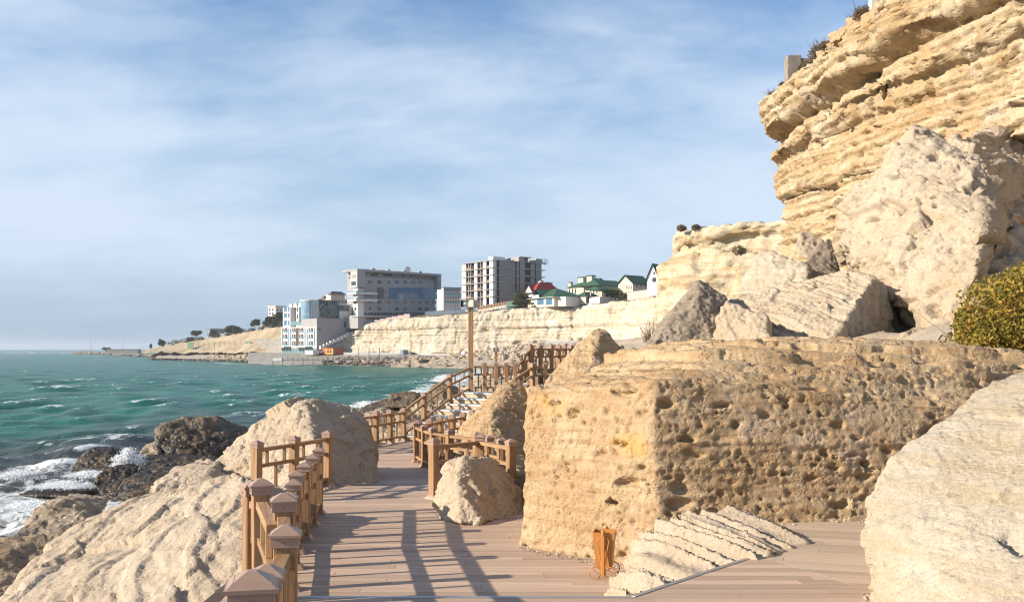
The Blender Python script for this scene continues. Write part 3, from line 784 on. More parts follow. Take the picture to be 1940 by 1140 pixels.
# ------------------------------------------------------------------ ground, sea, cliffs
SH_Y = [-40, 34, 43, 56, 62, 84, 107, 168, 300, 335, 375, 392, 410]
SH_X = [-16, -14.5, -14.3, -15.3, -13.5, -12, -13, -10.5, -8, -15, -25, -57, -120]
def shore_x(Y): return np.interp(Y, SH_Y, SH_X)

def land_h(X, Y):
    d = X - shore_x(Y)
    h = -1.2 + 4.1 * sstep(0.5, 11.0, d)
    x0 = np.interp(Y, [0, 36, 60, 100], [2.6, 3.2, 2.0, -2.0])
    x1 = np.interp(Y, [0, 20, 40, 60, 100], [9.5, 9.0, 12.0, 16, 20])
    dl = np.interp(Y, [0, 12, 18, 40, 60, 130, 330], [0.5, 1.0, 3.2, 4.2, 4.6, 5.0, 3.5])
    h = h + dl * sstep(0, 1, (X - x0) / (x1 - x0))
    return h

gx = np.concatenate([np.arange(-34, -20, 1.0), np.arange(-20, 26, 0.5), np.arange(26, 70, 2.0)])
gy = np.concatenate([np.arange(-30, 70, 0.5), np.arange(70, 345, 2.0)])
GX, GY = np.meshgrid(gx, gy, indexing='ij')
P2 = np.stack([GX.ravel(), GY.ravel(), np.zeros(GX.size)], 1).astype(np.float32)
GH = land_h(P2[:, 0], P2[:, 1])
near = np.where((P2[:, 0] > -6) & (P2[:, 0] < 3.5) & (P2[:, 1] < 40), 0.25, 1.0)
GH = GH + near * (0.45 * fbm(P2 / 4.0, 4, 3) + 0.12 * fbm(P2 / 0.9, 3, 4))
GV = np.stack([P2[:, 0], P2[:, 1], GH], 1)
me = np_mesh('ground', GV, grid_faces(len(gx), len(gy))[:, ::-1], MAT['ground'])
tag(link('ground', me), kind='structure', label='pale gravel and broken rock between the sea and the cliff')

# ---- loose stones on that slope (too many to count)
def stone_proto(seed):
    rg_ = np.random.default_rng(seed + 100); bm = bmesh.new()
    q = rg_.normal(size=(17, 3)); q /= np.linalg.norm(q, axis=1, keepdims=True); q *= rg_.uniform(0.75, 1.15, (17, 1))
    r_ = bmesh.ops.convex_hull(bm, input=[bm.verts.new(p) for p in q])
    for e in list(bm.verts):
        if not e.link_faces: bm.verts.remove(e)
    bmesh.ops.recalc_face_normals(bm, faces=bm.faces[:]); bmesh.ops.bevel(bm, geom=bm.edges[:], offset=0.07, segments=1, affect='EDGES')
    bmesh.ops.triangulate(bm, faces=bm.faces[:]); bm.verts.index_update()
    V = np.array([v.co[:] for v in bm.verts], np.float32); F = np.array([[v.index for v in f.verts] for f in bm.faces], np.int32)
    bm.free()
    V *= np.array([1.0, 0.8, 0.62], np.float32)
    return V, F
PROTO = [stone_proto(k) for k in range(8)]
def scatter(places, seed):
    """places: (x, y, z, size) -> one joined vertex / face pair"""
    rng = np.random.default_rng(seed); Vs, Fs, n = [], [], 0
    for (x, y, z, s) in places:
        V, F = PROTO[rng.integers(len(PROTO))]
        q = Matrix.Rotation(rng.uniform(0, 6.28), 3, 'Z') @ Matrix.Rotation(rng.uniform(-.6, .6), 3, 'X') @ Matrix.Rotation(rng.uniform(-.6, .6), 3, 'Y')
        M = np.array(q, np.float32)
        Vs.append((V * s * rng.uniform(0.8, 1.2, 3).astype(np.float32)) @ M.T + np.array([x, y, z], np.float32)); Fs.append(F + n); n += len(V)
    return np.concatenate(Vs), np.concatenate(Fs)
rng = np.random.default_rng(5)
pl = []
for _ in range(1500):
    y = rng.uniform(14, 75); d = rng.uniform(3.2, 12) ; x = float(shore_x(y)) + d
    s = 0.16 + 0.55 * rng.random() ** 3
    if x > -4.6 and y < 34: continue
    pl.append((x, y, float(land_h(np.float64(x), np.float64(y))) + 0.1 * s, s))
for _ in range(420):
    y = 40 + 290 * rng.random(); x = float(shore_x(y)) + rng.uniform(0, 8 + 20 * rng.random())
    s = 0.3 + 1.0 * rng.random() ** 2.5
    pl.append((x, y, float(land_h(np.float64(x), np.float64(y))) + 0.2 * s, s))
for _ in range(500):
    y = rng.uniform(17, 60); x = rng.uniform(3.5, 15)
    s = 0.12 + 0.5 * rng.random() ** 3
    pl.append((x, y, float(land_h(np.float64(x), np.float64(y))) + 0.1 * s, s))
V, F = scatter(pl, 6)
tag(link('rubble', np_mesh('rubble', V, F, MAT['shore'], False)), kind='stuff', label='loose broken stones strewn over the shore slope')

# ---- sea
nr, na = 640, 760
rr = 20.0 * (9000 / 20.0) ** np.linspace(0, 1, nr)
aa = np.linspace(R(-75), R(28), na)
RR, AA = np.meshgrid(rr, aa, indexing='ij')
SX = (RR * np.sin(AA)).ravel(); SY = (RR * np.cos(AA)).ravel()
spacing = np.repeat(np.gradient(rr), na)
rngw = np.random.default_rng(9)
SZ = np.zeros_like(SX); DX = np.zeros_like(SX); DY = np.zeros_like(SX)
patch = 1 + 0.45 * gnoise(np.stack([SX / 31, SY / 31, SX * 0], 1), 71)
for k in range(44):
    lam = 0.9 * (13 / 0.9) ** rngw.random()
    th = R(-14) + rngw.normal(0, R(30))
    amp = 0.0150 * lam ** 0.62
    kx, ky = math.cos(th) * 2 * math.pi / lam, math.sin(th) * 2 * math.pi / lam
    ph = SX * kx + SY * ky + rngw.uniform(0, 6.28)
    fade = np.clip((lam / spacing - 2.0) / 3.0, 0, 1)
    SZ += amp * np.sin(ph) * fade
    DX += amp * np.cos(ph) * math.cos(th) * fade; DY += amp * np.cos(ph) * math.sin(th) * fade
for lam, th, amp in ((21, R(-12), 0.11), (33, R(-25), 0.10), (14, R(2), 0.07)):
    kx, ky = math.cos(th) * 2 * math.pi / lam, math.sin(th) * 2 * math.pi / lam
    wob = 1.5 * gnoise(np.stack([SX / 60, SY / 60, SX * 0 + lam], 1), 72)
    ph = SX * kx + SY * ky + wob
    fade = np.clip((lam / spacing - 2.0) / 3.0, 0, 1)
    s_ = np.sin(ph)
    SZ += amp * (np.exp(1.1 * (s_ - 1)) * 1.6 - 0.7) * fade * patch
SZ *= patch
crest = SZ.copy()
P3 = np.stack([SX, SY, SX * 0], 1).astype(np.float32)
# distance from the shore line
dist = np.full(len(SX), 1e6)
for i in range(len(SH_Y) - 1):
    a = np.array([SH_X[i], SH_Y[i]], float); b = np.array([SH_X[i + 1], SH_Y[i + 1]], float); ab = b - a
    t = np.clip(((SX - a[0]) * ab[0] + (SY - a[1]) * ab[1]) / (ab @ ab), 0, 1)
    dist = np.minimum(dist, np.hypot(SX - a[0] - t * ab[0], SY - a[1] - t * ab[1]))
n_big = fbm(P3 / 7.0, 4, 81); n_mid = fbm(P3 / np.array([1.6, 1.6, 1], np.float32), 4, 82, 0.6); n_lane = fbm(P3 / np.array([5.0, 16.0, 1], np.float32), 3, 83)
near_k = np.interp(SY, [30, 60, 90, 200, 400], [24, 17, 9, 8, 10])
surf = sstep(0.0, 1.0, 1 - dist / near_k) * 1.25 + 0.60 * n_big + 0.35 * n_mid + 0.02
foam = np.clip(surf, 0, 1) * (dist < near_k * 1.6)
# breaking crests further out
cap = sstep(0.22, 0.40, crest + 0.20 * n_mid) * sstep(0.15, 0.5, n_lane + 0.3 * n_big) * 0.62
cap *= np.interp(SY, [0, 60, 700, 3000], [1.0, 1, 0.9, 0.5])
# a long shallow reef of white water off the far point
reef = np.exp(-((SY - 1500) / 420) ** 2) * (SX < -320) * sstep(0.05, 0.5, n_big + 0.3)
foam = np.clip(np.maximum(foam * 0.66, np.maximum(cap, reef * 0.7)), 0, 1)
SZ += 0.10 * foam * (dist < 30) * (1 + n_mid)
SXd, SYd = SX - 0.7 * DX, SY - 0.7 * DY
me = np_mesh('sea', np.stack([SXd, SYd, SZ], 1), grid_faces(nr, na), None)
vattr(me, 'foam', foam)
shallow = (1 - sstep(8, 30, dist + 5 * n_big)) * np.interp(SY, [0, 75, 120], [1, 1, 0.0])
vattr(me, 'shallow', shallow)
vattr(me, 'crest', np.clip(0.5 + crest / 0.7, 0, 1))
vattr(me, 'tone', n_big * 0.5 + 0.5)
t = NT('sea_water')
pw = t.map()
fo = t.attr('foam'); shl = t.attr('shallow'); tone = t.attr('tone')
fn1 = t.noise(t.map((1, 0.6, 1), (0, 0, R(-14))), 1.6, 10, 0.74, 1.1)
fn2 = t.noise(pw, 0.42, 5, 0.6)
fmask = t.rng(t.math('ADD', fo, t.math('MULTIPLY', t.math('SUBTRACT', fn1, 0.5), 1.9)), 0.40, 0.78)
streak = t.rng(t.math('ADD', t.noise(t.map((0.9, 0.16, 1), (0, 0, R(-20))), 0.9, 8, 0.72, 0.8), t.math('MULTIPLY', fn2, 0.35)), 0.80, 0.92, 0, 0.34)
teal = t.mix(t.rng(tone, 0.1, 0.9), (0.003, 0.082, 0.056), (0.007, 0.140, 0.094))
teal = t.mix(t.rng(fn2, 0.35, 0.7, 0, 0.5), teal, (0.010, 0.125, 0.098))
wc = t.mix(shl, teal, (0.050, 0.052, 0.055))
wc = t.mix(streak, wc, (0.30, 0.42, 0.42))
fleck = t.rng(t.math('ADD', t.noise(t.map((1.0, 0.35, 1), (0, 0, R(-14))), 1.15, 7, 0.7, 0.7), t.math('MULTIPLY', t.attr('crest'), 0.34)), 0.85, 0.94, 0, 0.80)
wc = t.mix(fleck, wc, (0.74, 0.80, 0.80))
wc = t.mix(fmask, wc, (0.82, 0.85, 0.86))
w1 = t.noise(t.map((1, 0.5, 1), (0, 0, R(-14))), 1.1, 6, 0.62, 0.3)
w2 = t.noise(t.map((1, 0.6, 1), (0, 0, R(20))), 4.5, 5, 0.6)
hh = t.math('ADD', t.math('MULTIPLY', w1, 0.8), t.math('MULTIPLY', w2, 0.36))
hh = t.math('ADD', hh, t.math('MULTIPLY', t.math('MULTIPLY', fn1, fmask), 0.25))
t.b.inputs['IOR'].default_value = 1.22
MAT['sea'] = t.done(wc, t.mix(fmask, (0.24, 0.24, 0.24), (0.9, 0.9, 0.9)), t.bump(hh, 0.26, 1.0), 0.09)
me.materials.append(MAT['sea'])
tag(link('sea', me), kind='structure', label='choppy teal sea with white caps and surf on the rocks')

# ---- cliffs: a face swept along a plan line, with beds, overhangs and a plateau behind the rim
def smooth_path(pts, step):
    P = np.array(pts, float); s = np.concatenate([[0], np.cumsum(np.hypot(*np.diff(P[:, :2], axis=0).T))])
    n = int(s[-1] / step) + 1
    q = np.linspace(0, s[-1], n)
    out = np.stack([np.interp(q, s, P[:, k]) for k in range(P.shape[1])], 1)
    w = max(1, int(1.2 / step)) if step < 1 else 1
    for _ in range(3):
        pad = np.pad(out, ((w, w), (0, 0)), 'edge')
        out = sum(pad[i:i + len(out)] for i in range(2 * w + 1)) / (2 * w + 1)
    return out

def cliff(name, label, pts, du, dv, profile, disp, mat, inland=14.0, soil=None):
    """pts: (x, y, z_top, z_base); profile(depth below rim, s) -> metres out from the plan line"""
    path = smooth_path(pts, du)
    T = np.gradient(path[:, :2], axis=0); T /= np.linalg.norm(T, axis=1, keepdims=True)
    Nn = np.stack([-T[:, 1], T[:, 0]], 1)
    Hmax = (path[:, 2] - path[:, 3]).max()
    nv = int(Hmax / dv) + 1
    v = np.linspace(0, 1, nv)
    nu = len(path); s = np.arange(nu) * du
    Z = path[:, 3:4] + (path[:, 2:3] - path[:, 3:4]) * v[None, :]
    dep = path[:, 2:3] - Z
    off = profile(dep, np.broadcast_to(s[:, None], dep.shape))
    X = path[:, 0:1] + Nn[:, 0:1] * off; Y = path[:, 1:2] + Nn[:, 1:2] * off
    V = np.stack([X, Y, Z], 2).reshape(-1, 3).astype(np.float32)
    F = grid_faces(nu, nv)
    N = vnormals(V, F)
    ref = np.repeat(np.concatenate([Nn, np.zeros((nu, 1))], 1), nv, 0)
    if (N * ref).sum() < 0: F = F[:, ::-1]; N = -N
    V = V + N * disp(V, dep.ravel().astype(np.float32))[:, None]
    me = np_mesh(name, V, F, MAT[mat])
    o = link(name, me)
    # plateau
    G = V.reshape(nu, nv, 3)
    rim = G[:, -1, :]
    m = 10
    rows = [rim]
    for k in range(1, m):
        q = rim.copy(); dd = inland * (k / (m - 1)) ** 1.6
        q[:, 0] -= Nn[:, 0] * dd; q[:, 1] -= Nn[:, 1] * dd
        q[:, 2] += 0.05 * dd + 0.12 * fbm(q / 1.5, 3, 7)
        rows.append(q)
    PV = np.stack(rows, 1).reshape(-1, 3); PF = grid_faces(nu, m)
    Np = vnormals(PV, PF)
    if Np[:, 2].sum() < 0: PF = PF[:, ::-1]
    po = link('plateau', np_mesh('plateau', PV, PF, MAT[soil or 'scrub']), o)
    tag(o, label, None, None, 'structure')
    return o, path, Nn, G

ZT = CZ + 15.9
prof_d = [0, 0.5, 2.2, 2.6, 3.0, 3.3, 3.8, 4.3, 6.0, 9.0, 13, 20]
prof_o = [0.9, 1.4, 1.2, -0.35, -0.5, 0.75, 0.9, 0.40, 0.25, -0.05, 0.3, 0.9]
def prof_main(dep, s):
    base = np.interp(dep, prof_d, prof_o)
    wob = gnoise(np.stack([s.ravel() / 5.0, dep.ravel() * 0, dep.ravel() * 0 + 3], 1), 5).reshape(dep.shape)
    cap_ = np.interp(dep, [0, 2.4, 3.2, 20], [1, 1, 0.2, 0])
    return base + cap_ * (1.1 * wob)
def disp_main(V, dep):
    bn = (0.06, -0.04, 1.0)
    d = 0.40 * fbm(V / 4.5, 3, 201) + 0.34 * strata(V, bn, 0.85, 202, 0.4, 14) + 0.17 * strata(V, bn, 0.24, 203, 0.5, 11)
    d += 0.06 * fbm(V / 0.7, 4, 204, 0.55)
    d += 0.34 * facets_field(V, 1.9, 205, (1, 1, 1.3)) + 0.12 * facets_field(V, 0.6, 211, (1.2, 1.2, .6)) + 0.05 * facets_field(V, 0.28, 212, (1.2, 1.2, .7))
    k = sstep(0.3, -0.2, gnoise(V / 3.5, 206))
    d -= 0.65 * pit_field(V, 1.05, 0.5, 207, (0.8, 0.8, 1.2), 0.4) * sstep(7.5, 3.0, dep) * k
    d -= 0.30 * pit_field(V, 0.55, 0.45, 208, (1, 1, 1), 0.4) * sstep(0.2, -0.1, gnoise(V / 2.5, 209))
    d -= 0.5 * pit_field(V, 2.6, 0.3, 210, (0.4, 0.4, 1.6), 0.5)
    return d
main_pts = [(34, 12, ZT + .3, 4.5), (24, 27, ZT + .2, 5.5), (19.2, 36, ZT, 6), (17.6, 45, ZT, 6), (17.2, 55, ZT, 5.5), (16.9, 61, ZT - .1, 5), (18.2, 64.5, ZT - .2, 4.5), (24, 69, ZT, 4.5), (36, 78, ZT, 4.5)]
CL1 = cliff('cliff', 'tall layered limestone cliff with an overhanging rim above the path', main_pts, 0.10, 0.085, prof_main, disp_main, 'cliff')

def prof_2(dep, s):
    return np.interp(dep, [0, 0.5, 1.6, 2.2, 3.2, 4.5, 6.5, 10, 14, 20], [0.5, 0.9, 0.7, -0.3, 0.0, 1.8, 2.9, 3.4, 3.3, 4.2])
def disp_2(V, dep):
    bn = (0.02, -0.02, 1.0)
    d = 0.6 * fbm(V / 6.0, 3, 301) + 0.30 * strata(V, bn, 1.1, 302, 0.5, 6) + 0.14 * strata(V, bn, 0.4, 303, 0.7, 5) + 0.15 * fbm(V / 1.4, 3, 304)
    d += 0.55 * facets_field(V, 3.0, 305, (1, 1, .6)) + 0.2 * facets_field(V, 1.0, 311, (1.2, 1.2, .6))
    d -= 0.5 * pit_field(V, 1.6, 0.4, 306, (0.8, 0.8, 1.3), 0.5) * sstep(6, 1.5, dep)
    return d
cl2_pts = [(52, 112, ZT, 5), (40, 118, ZT, 5), (32, 123, ZT, 5), (25.5, 127, ZT, 5), (22.6, 130.5, ZT, 5), (24, 140, ZT, 5), (29, 170, ZT, 5), (38, 230, ZT, 5), (47, 300, ZT + .5, 5)]
CL2 = cliff('cliff', 'pale stepped headland cliff standing behind the nearer cliff', cl2_pts, 0.30, 0.22, prof_2, disp_2, 'cliff2', 20)

def prof_3(dep, s):
    return np.interp(dep, [0, 1.2, 1.8, 5, 7, 8, 12, 20], [0, 0.6, 1.2, 1.3, 2.2, 2.0, 3.0, 4.5])
def disp_3(V, dep):
    bn = (0.0, 0.0, 1.0)
    d = 0.8 * fbm(V / 14.0, 3, 401) + 0.40 * strata(V, bn, 1.7, 402, 0.45, 9) + 0.18 * strata(V, bn, 0.6, 403, 0.7, 7) + 0.20 * fbm(V / 2.5, 3, 404)
    d += 0.65 * facets_field(V, 4.5, 405, (1, 1, 1.5)) + 0.22 * facets_field(V, 1.6, 411, (1, 1, 1.4))
    fl = fbm(V / np.array([1.6, 1.6, 9], np.float32), 3, 406, 0.5, True)
    d += 0.30 * fl * sstep(7, 3, dep)
    d -= 1.2 * pit_field(V, 7.0, 0.3, 407, (1, 1, 1.3), 0.4) * sstep(9, 13, dep)
    return d
cl3_pts = [(50, 285, 23.0, 4), (49, 325, 23.2, 4), (42, 352, 23.3, 4), (25, 375, 22.8, 4), (0, 388, 21.8, 4), (-30, 398, 19.4, 4), (-48, 408, 18.2, 4), (-60, 414, 16.8, 4.2), (-70, 418, 12.5, 4.2), (-78, 421, 9, 4.0), (-88, 425, 5.5, 3.6)]
CL3 = cliff('cliff', 'long low band of pale layered cliff beneath the villas across the bay', cl3_pts, 0.42, 0.32, prof_3, disp_3, 'cliff3', 9)
# ------------------------------------------------------------------ boardwalk
def clip_poly(poly, a, b, keep_left=True):
    """clip a convex polygon by the line a-b, keeping its left side"""
    out = []
    def side(p): return (b[0] - a[0]) * (p[1] - a[1]) - (b[1] - a[1]) * (p[0] - a[0])
    for i in range(len(poly)):
        p, q = poly[i], poly[(i + 1) % len(poly)]
        sp, sq = side(p), side(q)
        if sp >= 0: out.append(p)
        if (sp > 0) != (sq > 0) and abs(sp - sq) > 1e-9:
            t = sp / (sp - sq); out.append((p[0] + (q[0] - p[0]) * t, p[1] + (q[1] - p[1]) * t))
    return out

def plank_deck(parent, poly, z, mat, angle=0.0, w=0.138, gap=0.009, th=0.026, seed=1, lmin=1.8, lmax=3.4):
    """boards laid across a convex outline (counter-clockwise), each one an object"""
    rnd = random.Random(seed)
    ca, sa = math.cos(angle), math.sin(angle)
    loc = [(x * ca + y * sa, -x * sa + y * ca) for x, y in poly]
    y0, y1 = min(p[1] for p in loc), max(p[1] for p in loc)
    x0, x1 = min(p[0] for p in loc), max(p[0] for p in loc)
    y = y0
    while y < y1:
        x = x0 - rnd.uniform(0, lmax)
        while x < x1:
            L = rnd.uniform(lmin, lmax)
            rect = [(x, y), (x + L - 0.004, y), (x + L - 0.004, y + w), (x, y + w)]
            pl_ = rect
            for i in range(len(loc)):
                pl_ = clip_poly(pl_, loc[i], loc[(i + 1) % len(loc)])
                if len(pl_) < 3: break
            if len(pl_) >= 3:
                ar = abs(sum(pl_[i][0] * pl_[(i + 1) % len(pl_)][1] - pl_[(i + 1) % len(pl_)][0] * pl_[i][1] for i in range(len(pl_)))) / 2
                if ar > 0.004:
                    cx = sum(p[0] for p in pl_) / len(pl_); cy = sum(p[1] for p in pl_) / len(pl_)
                    n = len(pl_); dz = rnd.uniform(-0.0012, 0.0012)
                    vs = [(p[0] - cx, p[1] - cy, -th) for p in pl_] + [(p[0] - cx, p[1] - cy, dz) for p in pl_]
                    fs = [tuple(range(n - 1, -1, -1)), tuple(range(n, 2 * n))] + [(i, (i + 1) % n, n + (i + 1) % n, n + i) for i in range(n)]
                    me = bpy.data.meshes.new('plank'); me.from_pydata(vs, [], fs); me.materials.append(MAT[mat])
                    link('plank', me, parent, (cx * ca - cy * sa, cx * sa + cy * ca, z), (0, 0, angle))
            x += L
        y += w + gap

def deck_base(name, label, poly, z, drop=0.30):
    """the dark frame under a deck, kept clear of the boards"""
    n = len(poly)
    cx = sum(p[0] for p in poly) / n; cy = sum(p[1] for p in poly) / n
    q = [(cx + (p[0] - cx) * 0.985, cy + (p[1] - cy) * 0.985) for p in poly]
    vs = [(*p, z - drop) for p in q] + [(*p, z - 0.034) for p in q]
    fs = [tuple(range(n - 1, -1, -1)), tuple(range(n, 2 * n))] + [(i, (i + 1) % n, n + (i + 1) % n, n + i) for i in range(n)]
    root = empty(name, (0, 0, 0))
    tag(root, label, None, None, 'structure')
    me = bpy.data.meshes.new('deck_frame'); me.from_pydata(vs, [], fs); me.materials.append(MAT['joist'])
    link('deck_frame', me, root)
    return root

# near deck
nd1 = [(-2.95, 7.0), (2.4, 7.0), (2.4, 13.9), (-2.95, 13.9)]
nd2 = [(-4.15, 13.905), (1.5, 13.905), (1.5, 15.2), (-1.05, 16.8), (-4.15, 16.8)]
r1 = deck_base('boardwalk', 'main boardwalk of pinkish brown boards running between the boulders', nd1, DECK_N)
plank_deck(r1, [(-2.62, 7.3), (2.4, 7.3), (2.4, 13.9), (-2.95, 13.9)], DECK_N, 'deck', seed=3)
plank_deck(r1, nd2, DECK_N, 'deck', seed=4)
MB().box(-4.10, 1.2, 13.95, 16.7, DECK_N - 0.30, DECK_N - 0.034).build('deck_frame', MAT['joist'], r1)
MB().box(-4.15, -1.1, 16.805, 16.84, DECK_N - 0.16, DECK_N + 0.002).build('edge_strip', MAT['alu'], r1)
# one tread, then the far deck
r2 = deck_base('boardwalk', 'lower boardwalk leading round the bend to the wooden steps', [(-4.3, 18.65), (-1.0, 18.65), (-1.2, 28.2), (-4.3, 28.2)], DECK_F)
plank_deck(r2, [(-4.3, 16.85), (-0.6, 16.85), (-0.6, 18.6), (-4.3, 18.6)], CZ - 2.50, 'deck', seed=5)
MB().box(-4.3, -0.7, 18.605, 18.64, CZ - 2.66, CZ - 2.498).build('edge_strip', MAT['alu'], r2)
plank_deck(r2, [(-4.3, 18.65), (-0.35, 18.65), (-0.35, 19.4), (-2.12, 23.0), (-4.3, 23.0)], DECK_F, 'deck', seed=6)
plank_deck(r2, [(-4.3, 23.005), (-2.12, 23.005), (-1.1, 26.6), (-1.1, 27.6), (-3.0, 28.3), (-4.3, 25.5)], DECK_F, 'deck', seed=7)
# upper platform the picture is taken from
r3 = deck_base('boardwalk', 'upper landing of boards with a metal edge strip at the bottom of the picture', [(-1.98, -2.0), (3.9, -2.0), (3.9, 7.50), (-1.98, 7.50)], DECK_U)
plank_deck(r3, [(-1.98, 2.5), (3.9, 2.5), (3.9, 7.50), (-1.98, 7.50)], DECK_U, 'deck', seed=8)
plank_deck(r3, [(0.93, 7.504), (2.905, 7.504), (2.28, 9.03)], DECK_U, 'deck', seed=9)
st = MB(); st.bar((-1.98, 7.527, DECK_U - 0.012), (0.94, 7.527, DECK_U - 0.012), 0.045, 0.03); st.build('edge_strip', MAT['alu'], r3)
st = MB(); st.bar((0.93, 7.545, DECK_U - 0.010), (2.26, 9.055, DECK_U - 0.010), 0.045, 0.03); st.build('edge_strip', MAT['alu'], r3)
MB().box(-1.98, 0.9, 7.555, 7.57, DECK_U - 0.45, DECK_U - 0.03).build('riser', MAT['steptan'], r3)
r4 = deck_base('boardwalk', 'side platform of lighter boards laid aslant in front of the pale boulder', [(2.34, 9.05), (2.94, 7.6), (5.5, 7.6), (5.5, 11.5), (2.66, 11.5)], DECK_U)
plank_deck(r4, [(2.287, 9.035), (2.912, 7.507), (5.5, 7.507), (5.5, 11.5), (2.64, 11.5)], DECK_U - 0.002, 'deck2', angle=R(-14), seed=10)

# ------------------------------------------------------------------ railings
PW = 0.125
def post_meshes():
    d = {}
    d['cap'] = MB().frustum(.148, .148, -0.055, .148, .148, 0.0).frustum(.172, .172, 0.0, .172, .172, 0.014).frustum(.160, .160, 0.014, .118, .118, 0.034).frustum(.110, .110, 0.034, .030, .030, 0.060).mesh('post_cap', MAT['cap'])
    d['base'] = MB().frustum(.215, .215, 0.0, .200, .200, .018).frustum(.190, .190, .018, .140, .140, .055).mesh('post_base', MAT['cap'])
    d['screw'] = MB().tube([(0, -.078, 0), (0, -.0735, 0)], .007, 8).mesh('screw', MAT['screw'])
    return d
PM = post_meshes()
_post_cache = {}
def post_mesh(h):
    k = round(h, 3)
    if k not in _post_cache:
        _post_cache[k] = MB().box(-PW / 2, PW / 2, -PW / 2, PW / 2, 0, h).mesh('post', MAT['post'], bevel=0.006)
    return _post_cache[k]

def bar_mesh(L, w, h, mat):
    return MB().box(-L / 2, L / 2, -w / 2, w / 2, -h / 2, h / 2).mesh('rail', mat, bevel=0.005)

def add_bar(name, a, b, w, h, parent, mat='rail'):
    a, b = Vector(a), Vector(b); d = b - a
    o = link(name, bar_mesh(d.length, w, h, MAT[mat]), parent, (a + b) / 2)
    yaw = math.atan2(d.y, d.x); pitch = -math.atan2(d.z, math.hypot(d.x, d.y))
    o.rotation_euler = (0, pitch, yaw)
    return o

def railing(label, pts, heights=(0.80, 0.555, 0.13), post_h=0.90, screws=False, skip=(), group='brown railings of the boardwalk', base_drop=0.0, nopost=()):
    """pts: (x, y, z of the deck at that post[, own height]); posts with caps, three rails, balusters"""
    root = empty('railing', pts[0][:3])
    tag(root, label, 'railing', group)
    o0 = Vector(pts[0][:3])
    P = [Vector(p[:3]) - o0 for p in pts]
    rj = random.Random(len(label) * 13 + len(pts))
    for i, p in enumerate(P):
        if i in nopost: continue
        a = P[max(i - 1, 0)]; b = P[min(i + 1, len(P) - 1)]
        yaw = math.atan2(b.y - a.y, b.x - a.x)
        h = pts[i][3] if len(pts[i]) > 3 else post_h
        po = link('post', post_mesh(h + base_drop), root, p - Vector((0, 0, base_drop)), (rj.uniform(-.008, .008), rj.uniform(-.008, .008), yaw + rj.uniform(-.03, .03)))
        link('post_cap', PM['cap'], po, (0, 0, h + base_drop))
        link('post_base', PM['base'], po, (0, 0, base_drop + 0.001))
        if screws:
            for q_ in range(4): link('screw', PM['screw'], po, (0, 0, h + base_drop - .030), (0, 0, q_ * math.pi / 2))
    for i in range(len(P) - 1):
        if i in skip: continue
        a, b = P[i], P[i + 1]
        L = (b - a).length
        u = (b - a).normalized()
        ha = (pts[i][3] if len(pts[i]) > 3 else post_h) - post_h; hb = (pts[i + 1][3] if len(pts[i + 1]) > 3 else post_h) - post_h
        def pt(t, h): return a + (b - a) * t + Vector((0, 0, h + ha + (hb - ha) * t))
        e = 0.055 / max(L, 0.2)
        add_bar('top_rail', pt(e, heights[0]), pt(1 - e, heights[0]), 0.085, 0.058, root)
        add_bar('middle_rail', pt(e, heights[1]), pt(1 - e, heights[1]), 0.065, 0.055, root)
        add_bar('bottom_rail', pt(e, heights[2]), pt(1 - e, heights[2]), 0.065, 0.050, root)
        for t in (0.27, 0.73):
            add_bar('stub', pt(t, heights[1] + .026), pt(t, heights[0] - .028), 0.048, 0.048, root)
        add_bar('baluster', pt(0.5, heights[2] + .024), pt(0.5, heights[1] - .026), 0.048, 0.048, root)
        for t in (0.27, 0.73):
            add_bar('foot_block', pt(t, 0.012), pt(t, heights[2] - .024), 0.048, 0.048, root)
    return root

Z1, Z2, ZU = DECK_N, DECK_F, DECK_U
def prail(label, pl, z, top, **kw):
    """posts given as (px, py of cap top): their distance follows from the height of the railing top"""
    pts = []
    for px, py in pl:
        Y = FPX * (CZ - top) / (py - 660.0)
        pts.append(((px - 970.0) / FPX * Y, Y, z))
    return railing(label, pts, post_h=top - z - 0.058, **kw)

TOP1 = CZ - 1.40
prail('railing of close-set posts along the sea side of the main boardwalk', [(520, 1010), (534, 967), (547, 932), (556, 908), (560, 891), (576, 875), (591, 860), (603, 847)], Z1, TOP1, screws=True)
prail('short three-post railing in front of the tall peaked boulder', [(486, 834), (557, 825), (620, 815)], Z1, TOP1, screws=True)
prail('corner railing behind the knee high stone on the boardwalk', [(822, 829), (909, 821), (968, 831)], Z1, TOP1)
TOP2 = CZ - 1.70
prail('far left railing that leads to the foot of the wooden steps', [(630, 789), (656, 785.5), (682, 782), (712, 778.6), (738.6, 775), (764.6, 772)], Z2, TOP2)
prail('railing on the inner side of the bend between path and rock wedge', [(789, 798), (804, 804), (820, 808), (851, 812.5), (903, 818), (928, 824), (949, 829)], Z2, TOP2)
prail('railing running back from the bend along the right of the lower boardwalk', [(792, 796.5), (813, 793), (833, 788.4), (856.5, 784), (878, 780.7)], Z2, TOP2)
# nearest railing, on the upper landing
near_pts = [(-0.86, 3.25, ZU, 1.11), (-1.19, 4.75, ZU, 0.80), (-1.25, 5.42, ZU, 0.87), (-1.49, 6.42, ZU, 0.90)]
railing('nearest railing with big capped posts at the bottom of the picture', near_pts, screws=True, heights=(0.76, 0.50, 0.12), post_h=0.87)
railing('railing on the outer corner of the upper landing against the broad boulder', [(-1.50, 6.18, ZU - 0.0, 0.89), (-1.84, 7.22, ZU, 0.89), (-1.96, 7.42, ZU - .02, 0.87)], screws=True, heights=(0.76, 0.50, 0.12), post_h=0.89, nopost=(0,))
